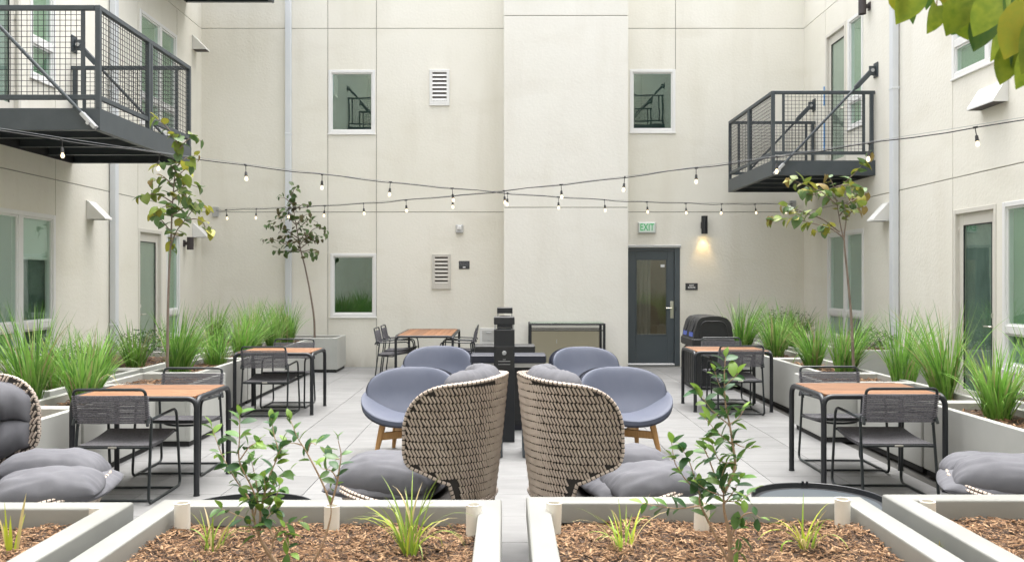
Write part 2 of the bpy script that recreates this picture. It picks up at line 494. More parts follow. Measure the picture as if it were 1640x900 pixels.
# ------------------------------------------------------------------ walls
class Wall:
    def __init__(s, kind, pos): s.k = kind; s.p = pos
    def pt(s, u, z, d):
        if s.k == 'back': return Vector((u, s.p - d, z))
        if s.k == 'left': return Vector((s.p + d, u, z))
        if s.k == 'right': return Vector((s.p - d, u, z))
        if s.k == 'rear': return Vector((u, s.p + d, z))
    def box(s, mb, u0, u1, z0, z1, d0, d1, c=0.0, mi=0):
        a, b = s.pt(u0, z0, d0), s.pt(u1, z1, d1)
        return mb.box(a.x, b.x, a.y, b.y, a.z, b.z, c, mi)
    def sheet(s, mb, rect, holes, d, depth, mi=0):
        u0, u1, z0, z1 = rect
        us = sorted({u0, u1} | {min(max(h[i], u0), u1) for h in holes for i in (0, 1)})
        zs = sorted({z0, z1} | {min(max(h[i], z0), z1) for h in holes for i in (2, 3)})
        def solid(i, j):
            if i < 0 or j < 0 or i >= len(us) - 1 or j >= len(zs) - 1: return False
            cu, cz = (us[i] + us[i + 1]) / 2, (zs[j] + zs[j + 1]) / 2
            return not any(h[0] < cu < h[1] and h[2] < cz < h[3] for h in holes)
        for i in range(len(us) - 1):
            for j in range(len(zs) - 1):
                if not solid(i, j): continue
                q = [(us[i], zs[j]), (us[i + 1], zs[j]), (us[i + 1], zs[j + 1]), (us[i], zs[j + 1])]
                mb.add([s.pt(a, b, d) for a, b in q], [(0, 1, 2, 3)], mi)
                if depth > 0:
                    for k, (di, dj) in enumerate(((0, -1), (1, 0), (0, 1), (-1, 0))):
                        if not solid(i + di, j + dj):
                            a, b = q[k], q[(k + 1) % 4]
                            mb.add([s.pt(*a, d), s.pt(*b, d), s.pt(*b, d - depth), s.pt(*a, d - depth)], [(0, 1, 2, 3)], mi)
def make_wall(name, W, label, panels, holes, slots, span, stucco):
    root = thing(name, label, 'wall')
    g = 0.006
    for (a, b, c, d) in panels:
        mb = MB(); W.sheet(mb, (a + g if a > span[0] else a - .15, b - g if b < span[1] else b + .15, c + g if c > span[2] else c - .05, d - g if d < span[3] else d), [h for h in holes + slots], 0.0, 0.13)
        o = mb.build('panel', stucco, root, smooth=0)
    mb = MB(); W.sheet(mb, span, holes, -0.016, 0)
    mb.build('reveal_backing', GROOVE, root, smooth=0)
    return root
def make_window(W, root, u0, u1, z0, z1, us, zs, blinds, glass_=GLASS, fr=0.055, sill=True, label=None):
    """outer frame with mullions at us (fractions) and zs; blinds: material per pane, row by row from the bottom"""
    mb = MB()
    lip = 0.012
    W.box(mb, u0, u0 + fr, z0, z1, -.10, lip, .004); W.box(mb, u1 - fr, u1, z0, z1, -.10, lip, .004)
    W.box(mb, u0 + fr - .002, u1 - fr + .002, z1 - fr, z1, -.10, lip - .002, .004); W.box(mb, u0 + fr - .002, u1 - fr + .002, z0, z0 + fr, -.10, lip - .002, .004)
    ub = [u0 + fr] + [u0 + (u1 - u0) * f for f in us] + [u1 - fr]
    zb = [z0 + fr] + list(zs) + [z1 - fr]
    mw = 0.045
    for u in ub[1:-1]: W.box(mb, u - mw, u + mw, z0 + fr, z1 - fr, -.10, lip - .004, .004)
    for z in zb[1:-1]: W.box(mb, u0 + fr, u1 - fr, z - mw, z + mw, -.10, lip - .006, .004)
    win = mb.build('window', WHITE, root, smooth=30)
    if label: win['label'] = label
    k = 0
    for j in range(len(zb) - 1):
        for i in range(len(ub) - 1):
            a0 = ub[i] + (mw if i > 0 else 0); a1 = ub[i + 1] - (mw if i < len(ub) - 2 else 0)
            c0 = zb[j] + (mw if j > 0 else 0); c1 = zb[j + 1] - (mw if j < len(zb) - 2 else 0)
            sb = MB(); t = 0.022
            W.box(sb, a0, a0 + t, c0, c1, -.08, -.012); W.box(sb, a1 - t, a1, c0, c1, -.08, -.012)
            W.box(sb, a0 + t, a1 - t, c0, c0 + t, -.08, -.013); W.box(sb, a0 + t, a1 - t, c1 - t, c1, -.08, -.013)
            sb.build('sash', WHITE, win, smooth=30)
            pb = MB(); W.box(pb, a0 + t - .004, a1 - t + .004, c0 + t - .004, c1 - t + .004, -.034, -.029)
            pb.build('pane', glass_, win, smooth=0)
            bl = blinds[k % len(blinds)]; k += 1
            if bl is None: continue
            if isinstance(bl, tuple):       # a roller blind drawn part way over a dim room
                zz = c0 + (c1 - c0) * bl[1]
                bb = MB(); W.box(bb, a0, a1, zz, c1, -.070, -.065); bb.build('roller_blind', bl[0], win, smooth=0)
                bb = MB(); W.box(bb, a0, a1, zz - .035, zz, -.078, -.058, .004); bb.build('blind_bar', WHITE, win, smooth=0)
                bl = ROOMD
                bb = MB(); W.box(bb, a0 - .06, a1 + .06, c0 - .06, c1 + .06, -.142, -.132); bb.build('room_backing', bl, win, smooth=0)
            else:
                bb = MB(); W.box(bb, a0 - .003, a1 + .003, c0 - .003, c1 + .003, -.085, -.075); bb.build('blind', bl, win, smooth=0)
    if sill:
        mb = MB(); W.box(mb, u0 - .01, u1 + .01, z0 - .028, z0 - .002, -.05, .025, .004); mb.build('sill', WHITEP, win, smooth=30)
    return win
def make_side_door(W, root, u0, u1, z0, z1, hinge_lo, curtain, glass_=GLASS, blank=0.0):
    """glazed apartment door; hinge_lo: hinge on the low-u jamb"""
    fr = 0.055
    mb = MB()
    W.box(mb, u0 + fr, u1 - fr, z0 + .03, z1 - fr, -.09, -.045, .003)
    st, top, bot = 0.105, 0.14, 0.20 + blank
    # leaf as stiles and rails
    leaf = MB()
    a0, a1, c0, c1 = u0 + fr, u1 - fr, z0 + .03, z1 - fr
    W.box(leaf, a0, a0 + st, c0, c1, -.085, -.04, .003); W.box(leaf, a1 - st, a1, c0, c1, -.085, -.04, .003)
    W.box(leaf, a0 + st, a1 - st, c1 - top, c1, -.085, -.041, .003); W.box(leaf, a0 + st, a1 - st, c0, c0 + bot, -.085, -.041, .003)
    d = leaf.build('door', CREAMP, root, smooth=30)
    f = MB()
    W.box(f, u0, u0 + fr, z0, z1, -.11, .008, .003); W.box(f, u1 - fr, u1, z0, z1, -.11, .008, .003)
    W.box(f, u0 + fr, u1 - fr, z1 - fr, z1, -.11, .007, .003); W.box(f, u0 + fr, u1 - fr, z0, z0 + .03, -.11, .007, .003)
    f.build('frame', CREAMP, d, smooth=30)
    p = MB(); W.box(p, a0 + st - .004, a1 - st + .004, c0 + bot - .004, c1 - top + .004, -.056, -.051); p.build('pane', glass_, d, smooth=0)
    p = MB(); W.box(p, a0 + st - .02, a1 - st + .02, c0 + bot - .003, c1 - top + .003, -.082, -.074); p.build('curtain', curtain, d, smooth=0)
    b = MB(); g = .012
    for (x0, x1, q0, q1) in ((a0 + st, a0 + st + g, c0 + bot, c1 - top), (a1 - st - g, a1 - st, c0 + bot, c1 - top)):
        W.box(b, x0, x1, q0, q1, -.05, -.0385)
    W.box(b, a0 + st + g, a1 - st - g, c1 - top - g, c1 - top, -.05, -.0387)
    b.build('glazing_bead', BLACK, d, smooth=0)
    hu = a1 - st * .5 if hinge_lo else a0 + st * .5
    s_ = -1 if hinge_lo else 1
    h = MB()
    q = W.pt(hu, z0 + 1.02, -.04); q1 = W.pt(hu, z0 + 1.02, .02); q2 = W.pt(hu + s_ * .11, z0 + 1.02, .022)
    h.tube(bend([q, q1, q2], .02), .011, 8)
    q = W.pt(hu, z0 + 1.15, -.04); q1 = W.pt(hu, z0 + 1.15, -.012)
    h.tube([q, q1], .03, 12)
    q = W.pt(hu, z0 + 1.02, -.04); q1 = W.pt(hu, z0 + 1.02, -.028)
    h.tube([q, q1], .03, 12)
    h.build('handle', NICKEL, d)
    hi = MB(); uh = u0 + fr if hinge_lo else u1 - fr
    for zz in (.3, 1.2, 2.1): W.box(hi, uh - .012, uh + .012, z0 + zz, z0 + zz + .11, -.045, -.03, .003)
    hi.build('hinges', NICKEL, d)
    return d

WB, WL_, WR_, WRR = Wall('back', YB), Wall('left', XL), Wall('right', XR), Wall('rear', YREAR)
def bx(px): return (px - VX) / F * YB
def bz(py): return CH - (py - VY) / F * YB
Z1, Z2 = 2.87, 6.29
# ---- back wall
bw = {'uw1': (bx(526), bx(601), bz(214), bz(112.5)), 'lw': (bx(529), bx(602.5), bz(507), bz(406)), 'uw2': (bx(1008.5), bx(1081.5), bz(212), bz(111.5))}
DOOR = (2.20, bx(1089), 0.0, bz(397))
holes = list(bw.values()) + [DOOR]
back = make_wall('back_wall', WB, 'cream stucco back wall holding the grey exit door',
    [(XL, -3.33, 0, Z1), (-3.33, -2.425, 0, Z1), (-2.425, XR, 0, Z1), (XL, -3.33, Z1, Z2), (-3.33, -2.425, Z1, Z2), (-2.425, XR, Z1, Z2),
     (XL, -3.33, Z2, ZT), (-3.33, -2.425, Z2, ZT), (-2.425, 3.155, Z2, ZT), (3.155, XR, Z2, ZT)],
    holes, [(3.149, 3.161, bz(111.5), Z2)], (XL, XR, 0, ZT), STUCCO)
make_window(WB, back, *bw['uw1'], [], [], [ROOMB], GLASSD, label='upper window left of the white louver vent')
make_window(WB, back, *bw['lw'], [], [], [ROOMB], GLASSD, label='ground floor window behind the leaning tree')
make_window(WB, back, *bw['uw2'], [], [], [ROOMB], GLASSD, label='upper window beside the right balcony')
# shaft
COLW = Wall('back', YC)
shaft = thing('wall_shaft', 'pale stucco shaft standing proud of the back wall beside the exit door', 'wall')
cx0, cx1 = -0.045, 2.172
for (z0, z1) in ((0, 2.89), (2.902, 6.31), (6.322, ZT)):
    MB().box(cx0, cx1, YC, YB + .02, z0, z1, .006).build('panel', STUCCO2, shaft, smooth=0)
MB().box(cx0 + .012, cx1 - .012, YC + .012, YB, 0, ZT - .1).build('reveal_backing', GROOVE, shaft, smooth=0)
# exit door
u0, u1, z0, z1 = DOOR
lf = MB()
a0, a1 = u0 + .05, bx(1080)
g0, g1, gz0, gz1 = bx(1018.5), bx(1069), bz(537), bz(415)
WB.box(lf, a0, g0, .05, z1 - .05, -.09, -.035, .004); WB.box(lf, g1, a1, .05, z1 - .05, -.09, -.035, .004)
WB.box(lf, g0, g1, gz1, z1 - .05, -.09, -.036, .004); WB.box(lf, g0, g1, .05, gz0, -.09, -.036, .004)
ed = lf.build('door', SLATE, back, smooth=30); ed['label'] = 'slate grey exit door with a tall narrow pane'
fm = MB()
WB.box(fm, u0, u0 + .05, 0, z1, -.12, .006, .004); WB.box(fm, a1 + .003, u1, 0, z1, -.12, .006, .004); WB.box(fm, u0 + .05, a1 + .003, z1 - .047, z1, -.12, .005, .004)
fm.build('frame', SLATE, ed, smooth=30)
tb = MB(); WB.box(tb, u0 + .05, a1, 0.0, .042, -.10, .03, .004); tb.build('threshold', ZINC, ed, smooth=30)
dc = MB(); WB.box(dc, u0 - .0, u1 + .012, z1 + .004, z1 + .05, .002, .05, .004); dc.build('drip_cap', ZINC, ed, smooth=30)
mo = MB(); t = .018
WB.box(mo, g0, g0 + t, gz0, gz1, -.06, -.026, .003); WB.box(mo, g1 - t, g1, gz0, gz1, -.06, -.026, .003)
WB.box(mo, g0 + t, g1 - t, gz0, gz0 + t, -.06, -.027, .003); WB.box(mo, g0 + t, g1 - t, gz1 - t, gz1, -.06, -.027, .003)
mo.build('glazing_frame', SLATE, ed, smooth=30)
pn = MB(); WB.box(pn, g0 + t, g1 - t, gz0 + t, gz1 - t, -.055, -.05); pn.build('pane', GLASSC, ed, smooth=0)
hl = MB(); WB.box(hl, g0 - .1, g1 + .1, gz0 - .1, gz1 + .1, -.62, -.6); WB.box(hl, g0 - .12, g0 - .1, gz0 - .1, gz1 + .1, -.62, -.09); WB.box(hl, g1 + .1, g1 + .12, gz0 - .1, gz1 + .1, -.62, -.09)
hl.build('hallway', ROOMW, ed, smooth=0)
cu = []
for zz in (gz0, gz1):
    cu.append([WB.pt(g0 + .02 + (g1 - g0 - .04) * k / 24, zz, -.30 + .02 * math.sin(k * 2.1)) for k in range(0, 14)])
MB().grid(cu).build('curtain', CURT, ed)
nb = MB(); WB.box(nb, g1 - .12, g1 - .045, gz1 - .15, gz1 - .10, -.049, -.047); nb.build('notice', LETT, ed, smooth=0)
hb = MB(); hx = bx(1076.5); hz = bz(496)
WB.box(hb, hx - .032, hx + .032, hz - .16, hz + .16, -.036, -.022, .004)
hb.tube(bend([WB.pt(hx, hz + .03, -.02), WB.pt(hx, hz + .03, .04), WB.pt(hx - .12, hz + .03, .042)], .02), .011, 8)
hb.build('handle', NICKEL, ed)
ls = MB(); WB.box(ls, a1 + .02, a1 + .035, hz - .02, hz + .06, .0062, .008); ls.build('strike_plate', BLACK, ed)

# ---- left wall
LW = {'dw': (13.52, 14.44, 0.05, 2.41), 'w1': (9.47, 11.02, .62, 2.42), 'w2': (14.62, 15.22, .62, 2.41),
      'ud': (9.28, 10.24, 3.42, 5.82), 'uw1': (10.44, 11.02, 4.04, 5.82), 'uw2': (13.56, 15.08, 4.04, 5.82)}
left = make_wall('side_wall', WL_, 'cream stucco side wall carrying the large balcony at the left edge',
    [(YREAR, 11.03, 0, Z1), (11.03, 13.5, 0, Z1), (13.5, YB, 0, Z1), (YREAR, 11.03, Z1, Z2), (11.03, 13.5, Z1, Z2), (13.5, YB, Z1, Z2),
     (YREAR, 13.5, Z2, ZT), (13.5, YB, Z2, ZT), (YREAR, 3.2, ZT, 10.4)],
    list(LW.values()), [(15.094, 15.106, 5.82, Z2)], (YREAR, YB, 0, ZT), STUCCO)
make_window(WL_, left, *LW['w1'], [.5], [1.06], [BLINDS, ROOMD, BLINDG, (BLINDP, .62)])
make_window(WL_, left, *LW['w2'], [], [1.06], [BLINDS, BLINDS])
make_window(WL_, left, *LW['uw1'], [], [4.50], [BLINDS, BLINDS])
make_window(WL_, left, *LW['uw2'], [.55], [4.50], [BLINDS, BLINDS, BLINDS, BLINDS])
make_side_door(WL_, left, *LW['dw'], False, CURT)
make_side_door(WL_, left, *LW['ud'], False, BLINDG)
# ---- right wall
RW = {'dw': (9.90, 10.85, 0.05, 2.47), 'w1': (8.1, 9.77, .62, 2.47), 'w2': (13.58, 15.10, .62, 2.41),
      'ud': (14.30, 15.20, 3.42, 5.84), 'uw1': (13.60, 14.20, 4.04, 5.82), 'uw2': (9.3, 10.88, 4.10, 5.84)}
right = make_wall('side_wall', WR_, 'cream stucco side wall carrying the small balcony on the right',
    [(YREAR, 10.87, 0, Z1), (10.87, YB, 0, Z1), (YREAR, 10.87, Z1, Z2), (10.87, YB, Z1, Z2), (YREAR, 15.21, Z2, ZT), (15.21, YB, Z2, ZT), (YREAR, 3.2, ZT, 10.4)],
    list(RW.values()), [(15.204, 15.216, 5.84, Z2)], (YREAR, YB, 0, ZT), STUCCO)
make_window(WR_, right, *RW['w1'], [.5], [1.06], [BLINDS, BLINDS, BLINDS, BLINDS])
make_window(WR_, right, *RW['w2'], [.5], [1.06], [ROOMD, BLINDG, BLINDG, BLINDG])
make_window(WR_, right, *RW['uw1'], [], [4.50], [BLINDS, BLINDS])
make_window(WR_, right, *RW['uw2'], [.5], [4.52], [BLINDS, BLINDS, BLINDG, BLINDG])
make_side_door(WR_, right, *RW['dw'], False, ROOMM, GLASS)
make_side_door(WR_, right, *RW['ud'], False, CURT)
# ---- the wall that closes the courtyard behind the camera (seen only in the panes)
rear = make_wall('rear_wall', WRR, 'cream stucco wall closing the courtyard opposite the exit door, mirrored in the panes', [(XL, XR, 0, Z1), (XL, XR, Z1, Z2), (XL, XR, Z2, 10.4)],
    [(-3.4, -2.2, .6, 2.4), (1.6, 2.8, .6, 2.4), (-3.4, -2.2, 4.0, 5.8), (1.6, 2.8, 4.0, 5.8)], [], (XL, XR, 0, 10.4), STUCCO)
for (a, b) in ((-3.4, .6), (1.6, .6), (-3.4, 4.0), (1.6, 4.0)):
    make_window(WRR, rear, a, a + 1.2, b, b + 1.8, [.5], [b + .45], [BLINDG])

# ------------------------------------------------------------------ wall fittings
def spout(W, u, label, w_=.11):
    t = thing('downspout', label, 'downspout', tuple(W.pt(u, 0, .0)), group='downspouts on the walls')
    o = Vector(t.location)
    mb = MB(); W.box(mb, u - w_ / 2, u + w_ / 2, .05, 7.5, .012, .10, .008); mb.v = [tuple(Vector(p) - o) for p in mb.v]
    p = mb.build('pipe', SPOUT, t, smooth=30)
    for zz in (.95, 4.3, 7.6):
        mb = MB(); W.box(mb, u - w_ / 2 - .004, u + w_ / 2 + .004, zz, zz + .03, .002, .104, .004); mb.v = [tuple(Vector(p) - o) for p in mb.v]
        mb.build('strap', SPOUT, t, smooth=30)
spout(WL_, 12.56, 'pale downspout on the side wall under the large balcony')
spout(WR_, 12.39, 'pale downspout on the side wall right of the small balcony', .12)
spout(WB, (463 - VX) / F * YB, 'pale downspout on the back wall behind the leaning tree')

def hood(W, u, zb, w_, h, proj, label, dark=False):
    o = W.pt(u, zb, 0)
    t = thing('vent_hood', label, 'vent hood', tuple(o), group='vent hoods on the walls')
    def loc(mb): mb.v = [tuple(Vector(p) - o) for p in mb.v]; return mb
    # sloping top, two cheeks, open underside
    a, b = u - w_ / 2, u + w_ / 2
    mb = MB()
    prof = [(.002, zb), (.002, zb + h), (.03, zb + h), (proj, zb + .02), (proj, zb)]
    vs = [W.pt(a, z, d) for d, z in prof] + [W.pt(b, z, d) for d, z in prof]
    mb.add(vs, [(0, 1, 2, 3, 4), (9, 8, 7, 6, 5), (1, 6, 7, 2), (2, 7, 8, 3), (3, 8, 9, 4)])
    loc(mb).build('cowl', WHITEP, t, smooth=0)
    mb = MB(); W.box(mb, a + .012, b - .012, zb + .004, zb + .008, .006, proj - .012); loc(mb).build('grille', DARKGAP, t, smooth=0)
    mb = MB(); W.box(mb, a - .012, b + .012, zb + h, zb + h + .012, .001, .02); loc(mb).build('flashing', WHITEP, t, smooth=0)
hood(WL_, 11.95, 2.43, .22, .24, .25, 'white vent hood high between the wide window and the left downspout')
hood(WL_, 15.95, 2.38, .22, .24, .25, 'white vent hood beside the dark sconce on the left wall')
hood(WL_, 15.93, 5.78, .22, .24, .25, 'white vent hood near the upper left corner of the courtyard')
hood(WR_, 12.75, 2.46, .22, .26, .25, 'white vent hood beside the right downspout behind the small tree')
hood(WR_, 9.94, 3.58, .56, .24, .17, 'wide white vent hood under the upper right window')

def louver(px0, px1, py0, py1, label, m):
    x0, x1, z0, z1 = bx(px0), bx(px1), bz(py1), bz(py0)
    o = Vector((x0, YB, z0))
    t = thing('louver_vent', label, 'vent', tuple(o), group='louver vents in the back wall')
    def L(mb): mb.v = [tuple(Vector(p) - o) for p in mb.v]; return mb
    f = .055
    mb = MB(); WB.box(mb, x0, x0 + f, z0, z1, .002, .03, .004); WB.box(mb, x1 - f, x1, z0, z1, .002, .03, .004)
    WB.box(mb, x0 + f, x1 - f, z1 - f, z1, .002, .029, .004); WB.box(mb, x0 + f, x1 - f, z0, z0 + f * 1.7, .002, .029, .004)
    L(mb).build('frame', m, t, smooth=30)
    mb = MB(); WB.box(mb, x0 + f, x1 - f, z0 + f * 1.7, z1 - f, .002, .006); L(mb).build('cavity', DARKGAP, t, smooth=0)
    n = 7; zz0, zz1 = z0 + f * 1.7, z1 - f
    for k in range(n):
        za = zz0 + (zz1 - zz0) * k / n
        p = (zz1 - zz0) / n
        mb = MB()
        vs = [WB.pt(a, z, d) for a in (x0 + f, x1 - f) for (z, d) in ((za + .002, .026), (za + p * .55, .010), (za + p * .55 + .004, .013), (za + .008, .030))]
        mb.add(vs, [(0, 1, 2, 3), (7, 6, 5, 4), (0, 4, 5, 1), (1, 5, 6, 2), (2, 6, 7, 3), (3, 7, 4, 0)])
        L(mb).build('slat', m, t, smooth=0)
louver(688, 720, 112, 170, 'white louver vent high on the back wall', WHITEP)
LOUVC = mat('cream louver', (0.55, 0.53, 0.48), 0.6)
louver(692, 722, 407, 463, 'cream louver vent low on the back wall by a dark plaque', LOUVC)

# alarm strobe
o = P(736, 366.5, YB)
t = thing('alarm_strobe', 'small square alarm strobe on the back wall above the dark plaque', 'alarm', tuple(o))
MB().box(-.07, .07, -.06, -.002, -.085, .075, .012).build('housing', GRAYP, t, smooth=30)
MB().box(-.04, .04, -.085, -.06, -.02, .05, .01).build('lens', WHITE, t, smooth=30)
MB().box(-.05, .05, -.066, -.06, -.07, -.035, .003).build('speaker_slots', ZINC, t, smooth=30)
# plaques
o = P(743.5, 424.5, YB)
t = thing('wall_sign', 'charcoal plaque with two lines of lettering beside the low louver vent', 'sign', tuple(o), group='charcoal signs on the back wall')
MB().box(-.1, .1, -.012, -.002, -.075, .075, .003).build('plate', SIGN, t, smooth=30)
text('lettering', 'ELEVATOR', .033, LETG, t, (0, -.0135, .041), ext=.0008)
text('lettering', 'EQUIPMENT', .033, LETG, t, (0, -.0135, .004), ext=.0008)
MB().box(-.026, .024, -.0145, -.0115, -.052, -.030, .001).build('raised_mark', LETT, t, smooth=0)
o = P(1107.5, 459, YB)
t = thing('wall_sign', 'charcoal sign reading EXIT ROUTE right of the grey door', 'sign', tuple(o), group='charcoal signs on the back wall')
MB().box(-.115, .115, -.012, -.002, -.064, .064, .003).build('plate', SIGN, t, smooth=30)
text('lettering', 'EXIT', .042, LETT, t, (0, -.0135, .022), ext=.0008, off=.0012)
text('lettering', 'ROUTE', .042, LETT, t, (0, -.0135, -.018), ext=.0008, off=.0012)
# exit sign
o = P(1035.5, 365, YB)
t = thing('exit_sign', 'white sign with green EXIT letters above the grey door', 'sign', tuple(o))
MB().box(-.168, .168, -.06, -.002, -.105, .105, .014).build('housing', GRAYP, t, smooth=30)
MB().box(-.152, .152, -.068, -.06, -.09, .09, .006).build('face', EXITF, t, smooth=30)
text('lettering', 'EXIT', .185, GREENL, t, (-.002, -.0695, 0), ext=.001, sx=.70, off=.001)
# sconces
def sconce(loc, out, label, r=.05, h=.36, lit=False, m=BLACK):
    t = thing('wall_sconce', label, 'wall lamp', loc, group='cylinder wall lamps')
    o = Vector(out)
    c = o * (r + .055)
    mb = MB().lathe([(0, -h / 2 + .03), (r - .006, -h / 2 + .03), (r - .006, -h / 2), (r, -h / 2), (r, h / 2), (r - .006, h / 2), (r - .006, h / 2 - .02), (0, h / 2 - .02)], 24, tuple(c))
    mb.build('cylinder_shade', m, t)
    side = Vector((o.y, -o.x, 0))
    mb = MB()
    a, b = side * .045 - Vector((0, 0, .06)), -side * .045 + Vector((0, 0, .06)) + o * .016
    mb.box(a.x, b.x, a.y, b.y, a.z, b.z, .003)
    a, b = side * .018 - Vector((0, 0, .03)) + o * .012, -side * .018 + Vector((0, 0, .03)) + o * .07
    mb.box(a.x, b.x, a.y, b.y, a.z, b.z, .003)
    mb.build('wall_bracket', m, t)
    if lit:
        MB().lathe([(0, -.004), (r - .008, -.004), (r - .008, 0), (0, 0)], 20, tuple(c + Vector((0, 0, -h / 2 + .025)))).build('lens', LAMPE, t)
        ld = bpy.data.lights.new('sconce_light', 'SPOT')
        ld.energy = 3.2; ld.color = (1.0, 0.66, 0.26); ld.spot_size = R(70); ld.spot_blend = 0.9; ld.shadow_soft_size = .03
        lo = link('sconce_light', ld, t, tuple(c + Vector((0, 0, -h / 2 + .01))))
        lo.rotation_euler = (R(14), 0, 0)
o = P(1126, 361, YB); sconce((o.x, YB - .002, o.z), (0, -1, 0), 'lit black cylinder sconce right of the exit sign', .058, .33, True)
sconce((XL + .002, 15.42, 2.25), (1, 0, 0), 'unlit dark sconce beside the door on the left wall', .058, .22, False, BRONZE)
sconce((XR - .002, 13.35, 5.78), (-1, 0, 0), 'dark sconce above the small right balcony', .058, .24, False, BRONZE)
# wall outlet box
o = P(783, 538, YB)
t = thing('wall_box', 'white recessed service box low on the back wall behind the black tower', 'service box', tuple(o))
MB().box(-.17, .17, -.02, -.002, -.15, .15, .006).build('frame', WHITE, t, smooth=30)
MB().box(-.125, .125, -.026, -.02, -.105, .105, .004).build('cover', GRAYP, t, smooth=30)
MB().box(-.05, .05, -.034, -.026, .05, .075, .004).box(-.02, .02, -.034, -.026, -.09, -.06, .004).build('latch', ZINC, t, smooth=30)
# hose bib
o = P(891, 541, YC)
t = thing('hose_bib', 'small metal tap on the pale shaft behind the console frame', 'tap', tuple(o))
MB().box(-.07, .07, -.012, -.002, -.09, .09, .004).build('backplate', GRAYP, t, smooth=30)
MB().tube(bend([(0, 0, 0), (0, -.09, 0), (0, -.09, -.09)], .03), .018, 10).build('spout', ZINC, t)
MB().lathe([(0, 0), (.035, 0), (.035, .012), (0, .012)], 12, (0, -.05, .04)).tube([(0, -.05, 0), (0, -.05, .045)], .008, 8).build('knob', ZINC, t)
# tape
o = WR_.pt(15.24, 3.42, .012)
tt = thing('tape_strip', 'blue masking tape running down beside the small balcony door', 'tape', tuple(o))
for (a, b) in ((.0, .10), (.42, .98), (1.22, 1.55)):
    MB().box(-.001, .003, -.02, .02, a, b).build('strip', TAPE, tt, smooth=0)

